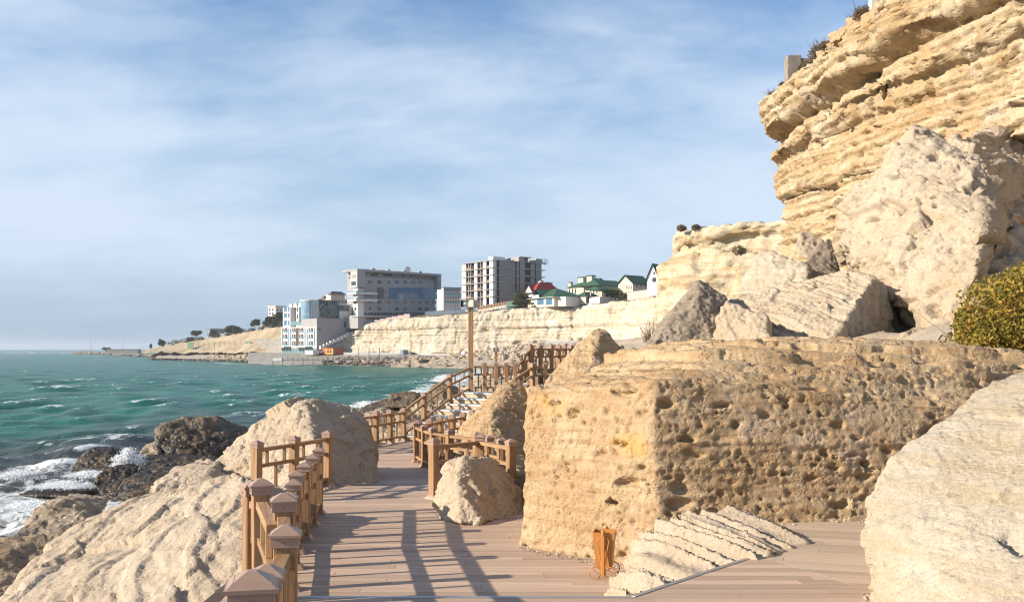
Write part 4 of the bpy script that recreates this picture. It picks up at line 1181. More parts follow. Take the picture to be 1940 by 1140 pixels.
# stairs
SL0, SL1 = Vector((-3.12, 28.3, Z2)), Vector((-1.42, 32.0, CZ - 1.40))
SR0, SR1 = Vector((-1.20, 27.6, Z2)), Vector((0.58, 30.2, CZ - 1.40))
stairs = empty('stairs', SL0)
tag(stairs, 'flight of tan wooden steps with white nosings climbing past the rock wedge', 'stairs')
ns = 8
for i in range(ns):
    t0, t1 = i / ns, (i + 1) / ns
    z0, z1 = Z2 + (SL1.z - Z2) * i / ns, Z2 + (SL1.z - Z2) * (i + 1) / ns
    a, b = SL0.lerp(SL1, t0), SR0.lerp(SR1, t0); c, d = SR0.lerp(SR1, t1 + 0.02), SL0.lerp(SL1, t1 + 0.02)
    def loc_(p, z): return (p.x - SL0.x, p.y - SL0.y, z - SL0.z)
    m = MB(); m.quad_mesh([loc_(a, Z2 - 0.05), loc_(b, Z2 - 0.05), loc_(c, Z2 - 0.05), loc_(d, Z2 - 0.05), loc_(a, z1 - 0.045), loc_(b, z1 - 0.045), loc_(c, z1 - 0.045), loc_(d, z1 - 0.045)],
                     [(0, 1, 5, 4), (1, 2, 6, 5), (2, 3, 7, 6), (3, 0, 4, 7), (4, 5, 6, 7)])
    rs = m.build('riser', MAT['steptan'], stairs)
    u = (d - a).normalized() * 0.035
    a2, b2 = a - u, b - u
    m = MB(); m.quad_mesh([loc_(a2, z1 - 0.043), loc_(b2, z1 - 0.043), loc_(c, z1 - 0.043), loc_(d, z1 - 0.043), loc_(a2, z1), loc_(b2, z1), loc_(c, z1), loc_(d, z1)],
                     [(0, 3, 2, 1), (0, 1, 5, 4), (1, 2, 6, 5), (2, 3, 7, 6), (3, 0, 4, 7), (4, 5, 6, 7)])
    m.build('tread', MAT['stepwhite'], stairs)
railing('sloping handrail on the sea side of the wooden steps', [(-3.19, 28.2, Z2), (-2.64, 29.45, CZ - 2.22, .86), (-1.95, 30.75, CZ - 1.74, .90), (-1.40, 32.05, CZ - 1.42, .84)], post_h=0.86, nopost=(0, 3))
railing('sloping handrail on the landward side of the wooden steps', [(-1.10, 27.4, Z2), (-0.35, 28.8, CZ - 1.98), (0.63, 30.15, CZ - 1.38), (1.02, 30.2, CZ - 1.38)], post_h=0.89)
# landings at the top
l1 = deck_base('boardwalk', 'small landing at the head of the wooden steps beside the speaker pole', [(-1.45, 31.9), (0.5, 30.2), (1.6, 30.4), (1.6, 32.2), (-1.45, 32.2)], CZ - 1.40)
plank_deck(l1, [(-1.45, 31.9), (0.5, 30.2), (1.6, 30.4), (1.6, 32.2), (-1.45, 32.2)], CZ - 1.40, 'deck', seed=21)
l2 = empty('stairs', (0.2, 31, CZ - 1.4)); tag(l2, 'short upper flight rising from the landing behind the railings', 'stairs')
for i in range(4):
    MB().box(0.14 * i, 0.14 * i + 0.20, 0, 1.5, -0.1, 0.142 * (i + 1) - .04).build('riser', MAT['steptan'], l2)
    MB().box(0.14 * i - .02, 0.14 * i + 0.18, -0.01, 1.51, 0.142 * (i + 1) - .038, 0.142 * (i + 1)).build('tread', MAT['stepwhite'], l2)
l3 = deck_base('boardwalk', 'highest stretch of boardwalk passing behind the dark peaked rock', [(0.75, 31.0), (6.0, 33.0), (6.0, 35.5), (0.75, 33.2)], CZ - 0.83)
plank_deck(l3, [(0.75, 31.0), (6.0, 33.0), (6.0, 35.5), (0.75, 33.2)], CZ - 0.83, 'deck', seed=22)
railing('level railing on the landing right of the speaker pole', [(-1.30, 32.1, CZ - 1.40), (-0.89, 32.1, CZ - 1.40), (-0.51, 32.1, CZ - 1.40), (-0.18, 32.1, CZ - 1.40), (0.12, 32.1, CZ - 1.40)], post_h=0.90, nopost=(0,))
railing('steep handrail of the short upper flight', [(0.16, 32.2, CZ - 1.40), (0.38, 32.5, CZ - 1.14, .90), (0.60, 32.8, CZ - .83)], post_h=0.90, nopost=(0,))
railing('topmost railing running behind the dark peaked rock', [(0.66, 32.85, CZ - .83), (0.95, 33.0, CZ - .83), (1.32, 33.2, CZ - .83), (1.60, 33.6, CZ - .83), (1.82, 34.2, CZ - .83), (2.1, 34.6, CZ - .83), (2.6, 34.7, CZ - .83), (3.2, 34.8, CZ - .83), (3.9, 34.9, CZ - .83)], post_h=0.90)

# ------------------------------------------------------------------ speaker poles
def horn(parent, w, h, dp, yaw, loc):
    """box loudspeaker: open rounded housing, dark inside, round horn"""
    sp = empty('loudspeaker', loc, yaw, parent)
    return sp
def speaker_box(pole, loc, yaw, s):
    t_ = 0.018 * s
    w, h, d = 0.34 * s, 0.235 * s, 0.26 * s
    m = MB()
    m.box(-w / 2, w / 2, 0, d, h / 2 - t_, h / 2); m.box(-w / 2, w / 2, 0, d, -h / 2, -h / 2 + t_)
    m.box(-w / 2, -w / 2 + t_, 0, d, -h / 2 + t_, h / 2 - t_); m.box(w / 2 - t_, w / 2, 0, d, -h / 2 + t_, h / 2 - t_)
    m.box(-w / 2 + t_, w / 2 - t_, d - t_, d, -h / 2 + t_, h / 2 - t_)
    o = m.build('loudspeaker', MAT['speaker'], pole, loc=loc, rot=(0, 0, yaw), bevel=0.004 * s)
    MB().box(-w / 2 + t_ + .001, w / 2 - t_ - .001, d - t_ - 0.012, d - t_ - 0.004, -h / 2 + t_ + .001, h / 2 - t_ - .001).build('back_board', MAT['speakerdark'], o)
    n = 20
    prof = [(0.02, 0.20), (0.045, 0.16), (0.07, 0.10), (0.10, 0.05), (0.094, 0.04), (0.03, 0.07), (0.035, 0.03), (0.0, 0.02)]
    V_ = [(r * s * math.cos(2 * math.pi * k / n), y * s, r * s * math.sin(2 * math.pi * k / n)) for r, y in prof for k in range(n)]
    F_ = [(i * n + k, i * n + (k + 1) % n, (i + 1) * n + (k + 1) % n, (i + 1) * n + k) for i in range(len(prof) - 1) for k in range(n)]
    hm = MB(); hm.quad_mesh(V_, F_); hm.build('horn', MAT['white'], o, smooth=True)
    return o
def speaker_pole(label, base, top_z, w, s, yaws):
    p = empty('speaker_pole', base); tag(p, label, 'speaker pole', 'poles with box loudspeakers')
    H = top_z - base[2]
    MB().box(-w / 2, w / 2, -w / 2, w / 2, 0, H).build('pole', MAT['post'], p, bevel=0.006)
    MB().frustum(w * 1.5, w * 1.5, 0, w * 1.1, w * 1.1, .06).build('pole_base', MAT['cap'], p)
    MB().bar((-0.14 * s, 0, H - .04), (0.16 * s, 0, H + .10 * s), .03 * s, .03 * s).bar((0, 0, H), (0, 0, H + .16 * s), .035 * s, .035 * s).build('bracket', MAT['screw'], p)
    for (dx, dy, yw) in yaws:
        speaker_box(p, (dx * s, dy * s, H + 0.06 * s), yw, s)
    lamp = MB().tube([(0, -.07, 0), (0, .0, 0), (0, .07, 0)], [.05 * s, .065 * s, .05 * s], 12)
    lamp.build('floodlight', MAT['speaker'], p, loc=(-0.09 * s, -0.02, H - 0.16 * s), rot=(0, 0, R(60)), smooth=True)
    return p
speaker_pole('tall brown pole with two grey box loudspeakers at the head of the steps', (-1.345, 32.06, CZ - 1.42), CZ + 1.40, 0.155, 1.0, [(-0.17, -0.13, R(0)), (0.20, -0.02, R(128))])
pb2 = at(940, 664, 60)
speaker_pole('distant speaker pole seen above the landing railing', (pb2.x, 60, 3.0), pb2.z, 0.15, 1.0, [(0.0, -0.13, 0)])

# ------------------------------------------------------------------ litter bins
def litter_bin(label, base, yaw):
    b = empty('litter_bin', base, yaw); tag(b, label, 'litter bin', 'orange litter bins')
    # tapered box open at the top
    w0, w1, z0, z1, t_ = 0.155, 0.225, 0.095, 0.47, 0.006
    vs, fs = [], []
    for (w, z) in ((w0, z0), (w1, z1), (w1 - 2 * t_, z1), (w0 - 2 * t_, z0 + t_)):
        vs += [(-w / 2, -w / 2, z), (w / 2, -w / 2, z), (w / 2, w / 2, z), (-w / 2, w / 2, z)]
    for r in range(3):
        for k in range(4): fs.append((r * 4 + k, r * 4 + (k + 1) % 4, r * 4 + 4 + (k + 1) % 4, r * 4 + 4 + k))
    fs += [(3, 2, 1, 0), (12, 13, 14, 15)]
    MB().quad_mesh(vs, fs).build('bucket', MAT['bin'], b)
    for sy in (-1, 1):
        y = sy * 0.135
        MB().box(-.017, .017, y - .017, y + .017, 0.03, 0.44).build('upright', MAT['bin'], b, bevel=.003)
        m = MB(); n = 12
        prof = [(.010, .44), (.018, .45), (.012, .458), (.020, .472), (.020, .486), (.011, .499), (.001, .502)]
        V_ = [(r * math.cos(2 * math.pi * k / n), y + r * math.sin(2 * math.pi * k / n), z) for r, z in prof for k in range(n)]
        F_ = [(i * n + k, i * n + (k + 1) % n, (i + 1) * n + (k + 1) % n, (i + 1) * n + k) for i in range(len(prof) - 1) for k in range(n)]
        m.quad_mesh(V_, F_).build('finial', MAT['bin'], b, smooth=True)
        for sx in (-1, 1):
            # scroll bar: hook at the top, long slanting strip, ring foot
            pts = [(sx * (0.040 - 0.022 * math.cos(a)), y, 0.385 + 0.026 * math.sin(a)) for a in np.linspace(-0.6, math.pi, 9)]
            pts = [(sx * (0.030 + 0.030 * math.cos(a)), y, 0.388 + 0.030 * math.sin(a)) for a in np.linspace(math.pi * 1.15, 0, 10)]
            pts += [(sx * (0.060 - 0.046 * k), y, 0.388 - 0.27 * k) for k in (0.2, 0.45, 0.7, 0.9, 1.0)]
            pts += [(sx * 0.016, y, 0.09), (sx * 0.026, y, 0.060)]
            MB().tube(pts, 0.0055, 6).build('scroll', MAT['bin'], b, smooth=True)
            ring = [(sx * (0.082 + 0.060 * math.cos(a)), y, 0.064 + 0.060 * math.sin(a)) for a in np.linspace(0, 2 * math.pi, 22)[:-1]]
            MB().tube(ring, 0.0058, 6, closed=True).build('ring_foot', MAT['bin'], b, smooth=True)
    MB().box(-.015, .015, -.13, .13, 0.085, 0.094).build('cross_bar', MAT['bin'], b)
    return b
litter_bin('orange steel litter bin with scrolled feet beside the huge ochre boulder', (0.955, 10.15, DECK_N + .002), R(-12))
litter_bin('orange bin half hidden behind the tall peaked boulder', (-2.92, 20.3, DECK_F + .002), R(15))

# grit and small chips that have fallen at the foot of the stones
rg = np.random.default_rng(44); pl = []
def grit(a, b, n, z, w=0.10, smax=0.022):
    for _ in range(n):
        k = rg.random(); off = abs(rg.normal(0, w))
        pl.append((a[0] + (b[0] - a[0]) * k + rg.normal(0, .02), a[1] + (b[1] - a[1]) * k - off, z + 0.004, 0.005 + smax * rg.random() ** 3))
grit((0.10, 11.65), (0.75, 11.0), 130, DECK_N); grit((0.75, 11.0), (1.1, 10.6), 70, DECK_N); grit((-1.05, 13.9), (0.1, 13.6), 150, DECK_N); grit((2.6, 10.95), (3.9, 10.95), 130, DECK_U); grit((-3.2, 16.5), (-2.5, 17.2), 110, DECK_N)
grit((2.75, 7.7), (2.5, 6.9), 120, DECK_U, .16); grit((1.0, 9.35), (0.95, 9.2), 50, DECK_N, .08)
V, F = scatter(pl, 45)
tag(link('stone_chips', np_mesh('stone_chips', V, F, MAT['cream'], False)), kind='stuff', label='grit and small stone chips at the foot of the boulders')
# ------------------------------------------------------------------ plants
def leaf_cloud(n, lobes, size, seed, flat=0.0, shell=0.55, elong=1.6, zmin=None):
    """n small leaf faces spread through ellipsoid lobes (cx, cy, cz, rx, ry, rz)"""
    rg = np.random.default_rng(seed)
    L = np.array(lobes, np.float32)
    vol = L[:, 3] * L[:, 4] * L[:, 5]
    k = rg.choice(len(L), n, p=(vol ** 0.8) / (vol ** 0.8).sum())
    u = rg.normal(size=(n, 3)); u /= np.linalg.norm(u, axis=1, keepdims=True)
    r = shell + (1 - shell) * rg.random(n) ** 0.6
    r *= 1 + 0.22 * gnoise(u * 2.4 + k[:, None] * 3.1, seed)
    C = L[k, :3] + u * r[:, None] * L[k, 3:]
    if zmin is not None:
        m = C[:, 2] > zmin; C, u, k = C[m], u[m], k[m]; n = len(C)
    a = rg.normal(size=(n, 3)) + 0.8 * u; a /= np.linalg.norm(a, axis=1, keepdims=True)
    b = np.cross(a, rg.normal(size=(n, 3))); b /= np.linalg.norm(b, axis=1, keepdims=True)
    s = size * rg.uniform(0.6, 1.4, n)[:, None]
    p0 = C - a * s * elong * 0.5; p2 = C + a * s * elong * 0.5; p1 = C + b * s * 0.42; p3 = C - b * s * 0.42
    V = np.stack([p0, p1, p2, p3], 1).reshape(-1, 3)
    F = np.arange(n * 4, dtype=np.int32).reshape(-1, 4)
    clump = np.clip(0.5 + 0.9 * gnoise(C / (size * 7), seed + 5), 0, 1)
    tint = np.repeat(np.clip(0.4 * rg.random(n) + 0.6 * clump, 0, 1), 4)
    return V, F, tint

def leafy(name, parent, V, F, tint, mat, loc=None):
    me = np_mesh(name, V, F, MAT[mat], False)
    vattr(me, 'tint', tint)
    return link(name, me, parent, loc)

def twigs(n, base_r, h, seed, spread=0.9, r=0.01):
    rg = random.Random(seed); m = MB()
    for _ in range(n):
        a = rg.uniform(0, 6.28); d = spread * rg.random()
        x0, y0 = base_r * .3 * math.cos(a) * rg.random(), base_r * .3 * math.sin(a) * rg.random()
        L = h * rg.uniform(.5, 1)
        p1 = (x0 + math.cos(a) * d * L * .45, y0 + math.sin(a) * d * L * .45, L * .55)
        p2 = (x0 + math.cos(a + .4) * d * L, y0 + math.sin(a + .4) * d * L, L)
        m.tube([(x0, y0, -.05), p1, p2], [r, r * .7, r * .3], 4)
    return m

def shrub(label, base, lobes, n, size, mat, seed, tw=(14, .3, .5), cat='shrub', group=None, name='shrub', shell=0.45):
    s = empty(name, base); tag(s, label, cat, group)
    twigs(tw[0], tw[1], tw[2], seed, r=max(0.006, 0.016 * tw[2])).build('branches', MAT['bark'], s)
    V, F, t_ = leaf_cloud(n, lobes, size, seed, shell=shell)
    leafy('foliage', s, V, F, t_, mat)
    return s

# olive bush on the right, spreading over the rocks
bb = at(1930, 672, 15.4)
rgb = random.Random(3)
lobes = [(-0.10, 0.2, 0.55, 0.75, 0.8, 0.75), (-0.42, 0.0, 0.28, 0.50, 0.6, 0.42), (0.5, 0.3, 0.65, 0.85, 0.9, 0.72), (1.3, 0.3, 0.5, 0.9, 0.9, 0.7), (-0.55, -0.1, 0.02, 0.4, 0.5, 0.28), (0.2, -0.3, 0.25, 0.7, 0.6, 0.55), (1.0, -0.3, 0.2, 0.8, 0.6, 0.5)]
for _ in range(46):
    q_ = rgb.uniform(0.10, 0.24); a_ = rgb.uniform(0, math.pi); e_ = rgb.uniform(.85, 1.08)
    lobes.append((0.25 + e_ * 1.0 * math.cos(a_), rgb.uniform(-.6, .4), 0.15 + e_ * 1.1 * math.sin(a_), q_, q_, q_ * 1.3))
shrub('dense olive and rust coloured bush growing over the rocks at the right edge', bb, lobes, 24000, 0.043, 'leaf_olive', 5, (40, .8, .8), 'bush', name='bush', shell=0.72)

# dry shrubs on the rim of the cliff and the headland
rimspots = [(1466, 186, 61.0, 0.62), (1484, 160, 60.0, 0.35), (1528, 128, 56.0, 0.55), (1553, 104, 54.0, 0.75), (1566, 90, 53.0, 0.55), (1620, 40, 48.0, 0.45), (1636, 28, 47.0, 0.60)]
_names = ['grey green shrub on the prow of the cliff', 'tiny shrub next to the concrete pillar on the cliff rim', 'low rusty shrub right of the concrete pillar', 'tall dry shrub on the cliff rim above the overhang', 'dry bush touching the rim rocks beside the tall shrub', 'wispy grass tuft near the top frame edge on the rim', 'tall dry grass tuft beside the topmost pillar']
for k, (px, py, Y, rr_) in enumerate(rimspots):
    p = at(px, py, Y)
    lob = [(0, 0, rr_ * .5, rr_ * .75, rr_ * .75, rr_ * .6), (rr_ * .4, 0, rr_ * .4, rr_ * .5, rr_ * .5, rr_ * .45), (-rr_ * .4, 0.1, rr_ * .3, rr_ * .45, rr_ * .5, rr_ * .4)]
    shrub(_names[k], p - Vector((0, 0, 0.25)), lob, 1500, 0.055, 'leaf_dry', 60 + k, (50, rr_, rr_ * 1.5), 'shrub', 'dry shrubs on the cliff rim')
for k, (px, py, Y, rr_, nm) in enumerate([(1291, 432, 128.5, 0.8, 'round dark shrub at the very tip of the headland'), (1318, 430, 127.5, 0.7, 'second round dark shrub along the headland rim'), (1400, 476, 119.5, 1.1, 'dry brown bush growing out of the headland face')]):
    p = at(px, py, Y)
    lob = [(0, 0, rr_ * .35, rr_ * .8, rr_ * .8, rr_ * .6), (rr_ * .4, 0, rr_ * .3, rr_ * .5, rr_ * .5, rr_ * .4)]
    shrub(nm, p - Vector((0, 0, 0.3)), lob, 900, 0.11, 'leaf_dry', 80 + k, (30, rr_, rr_), 'shrub', 'shrubs on the headland')
p = at(1236, 648, 100)
th_ = empty('thicket', p); tag(th_, 'leafless grey thicket at the foot of the headland', 'thicket')
rgt = random.Random(4); mt = MB()
for _ in range(90):
    a_ = rgt.uniform(0, 6.28); x0 = rgt.uniform(-.9, .9); L_ = rgt.uniform(1.2, 3.4)
    pts_ = [(x0, rgt.uniform(-.4, .4), 0)]
    dx_, dy_ = rgt.uniform(-.35, .35), rgt.uniform(-.3, .3)
    for q in range(4):
        l_ = pts_[-1]; dx_ += rgt.uniform(-.25, .25); dy_ += rgt.uniform(-.2, .2)
        pts_.append((l_[0] + dx_ * L_ / 4, l_[1] + dy_ * L_ / 4, l_[2] + L_ / 4 * rgt.uniform(.6, 1)))
    mt.tube(pts_, [.022, .018, .014, .010, .006], 4)
mt.build('branches', MAT['bark'], th_)
V, F, t_ = leaf_cloud(500, [(0, 0, 1.4, 1.3, .8, 1.3), (.8, 0, .7, .9, .8, .7)], 0.07, 90, shell=0.2); leafy('foliage', th_, V, F, t_, 'leaf_dry')

# concrete remains on the rim
m = MB(); m.box(-.35, .35, -.3, .3, 0, 1.0).box(0.35, 1.0, -.26, .26, 0, 0.9)
p = at(1502, 160, 58.5)
o = m.build('concrete_pillar', plain('weathered_concrete', (0.30, 0.25, 0.20), 0.9, 0.25, 3, 0.01), None, loc=p + Vector((0, 0, -.1)), bevel=.03)
o.dimensions = (1.6, .7, 1.75)
tag(o, 'weathered concrete pillar stump on the rim of the cliff', 'pillar')
p = at(1656, 22, 46.6)
o = MB().box(-.2, .2, -.2, .2, 0, 0.8).box(-.27, .27, -.27, .27, .8, .9).build('gate_pillar', MAT['white'], None, loc=p, bevel=.01)
tag(o, 'white pillar just showing at the top edge of the cliff', 'pillar')

# ------------------------------------------------------------------ spray where the swell hits the rocks
t = NT('sea_spray'); MAT['spray'] = t.done((0.88, 0.90, 0.92), 0.9, None, 0.2)
def splash(label, base, w, h, n, seed):
    rg_ = np.random.default_rng(seed)
    m_ = 26; ja = rg_.uniform(-1, 1, m_); jh = h * (1 - np.abs(ja) ** 1.6) * rg_.uniform(.45, 1, m_); k = rg_.integers(0, m_, n)
    tt = rg_.random(n) ** 0.75
    x = w * 0.5 * (ja[k] * (0.35 + 0.75 * tt)) + rg_.normal(0, .035 * w + .05 * w * tt, n); z = jh[k] * (tt * 1.9 - tt * tt * 0.9) + rg_.normal(0, .03 * h, n)
    y = rg_.normal(0, .16 * w, n)
    C = np.stack([x, y, np.maximum(z, -.05)], 1)
    a_ = rg_.normal(size=(n, 3)); a_ /= np.linalg.norm(a_, axis=1, keepdims=True); b_ = np.cross(a_, rg_.normal(size=(n, 3))); b_ /= np.linalg.norm(b_, axis=1, keepdims=True)
    s_ = (0.018 + 0.045 * rg_.random(n) ** 3 * (1.2 - tt))[:, None] * h ** .3
    V = np.stack([C - a_ * s_, C + b_ * s_, C + a_ * s_, C - b_ * s_], 1).reshape(-1, 3); F = np.arange(4 * n, dtype=np.int32).reshape(-1, 4)
    o = link('spray', np_mesh('spray', V, F, MAT['spray'], False), None, base); tag(o, label, None, None, 'stuff')
splash('white burst of spray between the dark rocks', at(244, 893, 43.8), 1.5, 1.15, 15000, 1)
splash('low surf spray at the left edge of the picture', at(40, 905, 47.0), 2.6, .45, 7000, 2)
splash('low foam bursts around the weedy reef', at(120, 922, 41.5), 2.6, .30, 6000, 5)
splash('foam breaking at the foot of the dark domed rock', at(170, 902, 43.5), 2.2, .28, 5000, 6)
splash('foam between the rounded black rock and the ledge', at(310, 893, 44), 1.6, .30, 4000, 7)
splash('wash of foam in front of the angular brown rock', at(60, 960, 36), 2.2, .26, 5000, 8)
splash('surf spray breaking behind the far railing', at(845, 722, 112), 3.4, .9, 5000, 3)
splash('low surf breaking on the reef past the peaked boulder', at(690, 772, 72), 3.0, .5, 5000, 4)
# ------------------------------------------------------------------ the far side of the bay
def glass_mat(name, col, rough=0.08, spec=0.8):
    t = NT(name); n = t.noise(t.map((.6, .6, .6)), 0.6, 3)
    return t.done(t.mix(t.rng(n, .35, .65), col, tuple(c * 1.5 for c in col)), rough, None, spec)
MAT['glass'] = glass_mat('dark_window_glass', (0.035, 0.045, 0.055))
MAT['skyglass'] = glass_mat('sky_reflecting_tint_glass', (0.06, 0.14, 0.24), 0.10)  # blue base colour paints in the sky mirrored by the panes
MAT['glassteal'] = glass_mat('teal_balcony_glass', (0.12, 0.20, 0.22), 0.12)
MAT['taupe'] = plain('taupe_cladding', (0.36, 0.345, 0.35), 0.7, 0.05, 0.3)
MAT['offwhite'] = plain('off_white_render', (0.74, 0.70, 0.65), 0.8, 0.05, 0.3)
MAT['creamwall'] = plain('cream_render', (0.68, 0.58, 0.46), 0.8, 0.07, 0.4)
MAT['concrete'] = plain('raw_concrete', (0.37, 0.345, 0.32), 0.9, 0.10, 0.7)
MAT['conc_dark'] = plain('shaft_concrete', (0.22, 0.21, 0.20), 0.9, 0.15, 0.7)  # darkened for the shade in the tower's stair shaft
MAT['darkroom'] = plain('unfinished_dark_interior', (0.10, 0.06, 0.045), 0.9, 0.3, 0.5)
MAT['pinkwall'] = plain('pinkish_plaster_wall', (0.58, 0.46, 0.42), 0.8, 0.06, 0.4)
MAT['pale_stone'] = plain('pale_paving', (0.33, 0.30, 0.265), 0.85, 0.25, 0.35)
MAT['brownwall'] = plain('brown_timber_cladding', (0.30, 0.15, 0.06), 0.7, 0.1, 2)
MAT['orange'] = plain('orange_kiosk_paint', (0.75, 0.28, 0.04), 0.5, 0.05, 1)
MAT['redpaint'] = plain('red_sign_paint', (0.62, 0.05, 0.03), 0.5, 0.05, 1)
MAT['turq'] = plain('turquoise_painted_wall', (0.22, 0.55, 0.50), 0.7, 0.08, 0.3)
MAT['greyblue'] = plain('blue_grey_cladding', (0.18, 0.24, 0.31), 0.5, 0.1, 0.3)
MAT['steel'] = plain('grey_pier_steel', (0.22, 0.22, 0.22), 0.6, 0.15, 1)
MAT['net'] = plain('green_net_fence', (0.10, 0.20, 0.13), 0.8, 0.15, 1)
def brick_mat(name, c1, c2, mort):
    t = NT(name); b = t.n.new('ShaderNodeTexBrick')
    m = t.map((1, 1, 1), (R(90), 0, 0)); t.l.new(m, b.inputs['Vector'])
    b.inputs['Color1'].default_value = (*c1, 1); b.inputs['Color2'].default_value = (*c2, 1); b.inputs['Mortar'].default_value = (*mort, 1)
    b.inputs['Scale'].default_value = 1.0; b.inputs['Brick Width'].default_value = 0.8; b.inputs['Row Height'].default_value = 0.42; b.inputs['Mortar Size'].default_value = 0.05
    return t.done(b.outputs['Color'], 0.9, None, 0.2)
MAT['block'] = brick_mat('shaded_block_infill', (0.36, 0.32, 0.31), (0.29, 0.265, 0.26), (0.15, 0.14, 0.14))  # grey holds the shade of the tower's right face
def roof_mat(name, col):
    t = NT(name); w = t.n.new('ShaderNodeTexWave'); w.bands_direction = 'Z'; t.l.new(t.map(), w.inputs['Vector']); w.inputs['Scale'].default_value = 2.2
    n = t.noise(t.map(), 1.2, 4)
    c = t.mix(1.0, col, t.rng(n, .3, .7, .8, 1.2), 'MULTIPLY')
    return t.done(c, 0.7, t.bump(w.outputs['Fac'], 0.06), 0.2)
MAT['rgreen'] = roof_mat('green_tile_roof', (0.035, 0.095, 0.055))
MAT['rred'] = roof_mat('red_tile_roof', (0.42, 0.045, 0.035))
MAT['rgrey'] = roof_mat('grey_slate_roof', (0.17, 0.15, 0.15))

def sheet(name, label, rows, mat, nu=60, nv=6, amp=0.0, scale=6.0, seed=1, kind='structure'):
    """ground skin through polylines of (px, py, Y) points"""
    rs = []
    for r in rows:
        P = np.array([at(*p)[:] for p in r], float)
        s = np.linspace(0, len(P) - 1, nu); rs.append(np.stack([np.interp(s, np.arange(len(P)), P[:, k]) for k in range(3)], 1))
    A = np.stack(rs, 1)
    s = np.linspace(0, len(rows) - 1, (len(rows) - 1) * nv + 1)
    i0 = np.minimum(s.astype(int), len(rows) - 2); f = (s - i0)[None, :, None]
    G = A[:, i0] * (1 - f) + A[:, i0 + 1] * f
    V = G.reshape(-1, 3)
    if amp: V[:, 2] += amp * fbm(V / scale, 4, seed)
    F = grid_faces(G.shape[0], G.shape[1])
    N = vnormals(V, F)
    if N[:, 2].sum() < 0: F = F[:, ::-1]
    o = link(name, np_mesh(name, V, F, MAT[mat]))
    return tag(o, label, None, None, kind)

# land behind the far cliff, the hill on the left, the promenade
sheet('terrain', 'dry scrub plateau that carries the villas and the hotel', [
    [(640, 640, 436), (700, 610, 424), (830, 598, 402), (1000, 585.5, 390), (1130, 577, 378), (1250, 567, 352)],
    [(640, 612, 470), (700, 603, 450), (830, 594, 425), (1000, 582, 410), (1130, 573, 398), (1260, 561, 370)],
    [(640, 600, 640), (700, 598, 620), (830, 592, 600), (1000, 584, 600), (1130, 578, 560), (1400, 560, 520)]], 'scrub', 80, 6, 0.5, 6.0, 3)
sheet('hill', 'bare ochre slope falling to the sea left of the white hotel', [
    [(262, 668, 560), (330, 668, 530), (400, 668, 505), (470, 668, 470), (560, 668, 440), (640, 668, 424)],
    [(285, 662, 575), (340, 658, 550), (400, 652, 530), (470, 652, 490), (545, 650, 462), (640, 650, 440)],
    [(300, 657, 600), (345, 649, 575), (400, 641, 550), (470, 629, 520), (540, 617, 490), (640, 610, 470)],
    [(300, 655, 900), (345, 647, 860), (400, 640, 820), (470, 628, 800), (540, 616, 760), (640, 606, 700)]], 'hill', 110, 8, 0.9, 7.0, 4)
sheet('promenade', 'concrete promenade and sloping apron at the foot of the far cliff', [
    [(470, 690.5, 395), (560, 692, 372), (640, 693, 362), (720, 694, 352), (800, 695, 342)],
    [(470, 678, 420), (540, 675, 412), (640, 675, 400), (720, 676, 392), (800, 677, 378)],
    [(470, 668.5, 440), (540, 669.5, 428), (640, 670, 412), (720, 671, 402), (830, 673, 385)],
    [(470, 667.5, 475), (540, 668, 450), (640, 668, 432), (720, 669, 415), (880, 671, 398)]], 'pale_stone', 50, 3, 0.05, 5, 5)
sheet('road', 'curved sea wall with a road behind the boulder bank', [
    [(296, 678, 545), (380, 680, 505), (440, 681, 480), (500, 684, 445)],
    [(300, 668, 560), (380, 668.5, 520), (440, 668.5, 495), (495, 670, 460)],
    [(290, 664.5, 590), (380, 665, 550), (440, 665, 520), (500, 667, 480)]], 'pale_stone', 50, 4, 0.0, 5, 6)
sheet('ground', 'scree and boulder beach under the far cliff', [
    [(740, 696, 335), (800, 697, 322), (860, 699, 305), (940, 702, 285), (1010, 705, 265)],
    [(740, 680, 378), (800, 680, 368), (860, 680, 350), (940, 680, 325), (1020, 678, 300)],
    [(740, 672, 402), (800, 672, 398), (880, 670, 392), (960, 662, 372), (1040, 655, 335)],
    [(740, 668, 420), (800, 668, 412), (880, 664, 402), (980, 652, 382), (1080, 645, 350)]], 'ground', 60, 6, 0.6, 4, 7)

# boulder banks (uncounted masses)
rg = np.random.default_rng(21)
pl = []
for _ in range(620):
    u = rg.random(); px = 284 + 220 * u; Yb = np.interp(px, [284, 380, 440, 505], [555, 505, 478, 438])
    k = rg.random(); Y = Yb + k * 26 - 4
    z = -0.4 + 5.0 * k * np.interp(px, [284, 300, 470, 505], [0.5, 0.8, 1, 0.7])
    pl.append(((px - 970) / FPX * Y, Y, z, rg.uniform(0.9, 1.9)))
V, F = scatter(pl, 31)
tag(link('riprap', np_mesh('riprap', V, F, MAT['shore'], False)), kind='stuff', label='bank of tumbled brown boulders along the far sea wall')
pl = []
for _ in range(300):
    px = 142 + 165 * rg.random() ** 0.8; Y = np.interp(px, [142, 220, 310], [1150, 960, 640]) + rg.uniform(-30, 60)
    pl.append(((px - 970) / FPX * Y, Y, rg.uniform(-0.5, 1.0), rg.uniform(1.5, 4.2) * Y / 900))
V, F = scatter(pl, 32)
V[:, 2] *= 0.75
tag(link('reef', np_mesh('reef', V, F, MAT['shore'], False)), kind='stuff', label='low reef of rocks running out from the far point')
pl = []
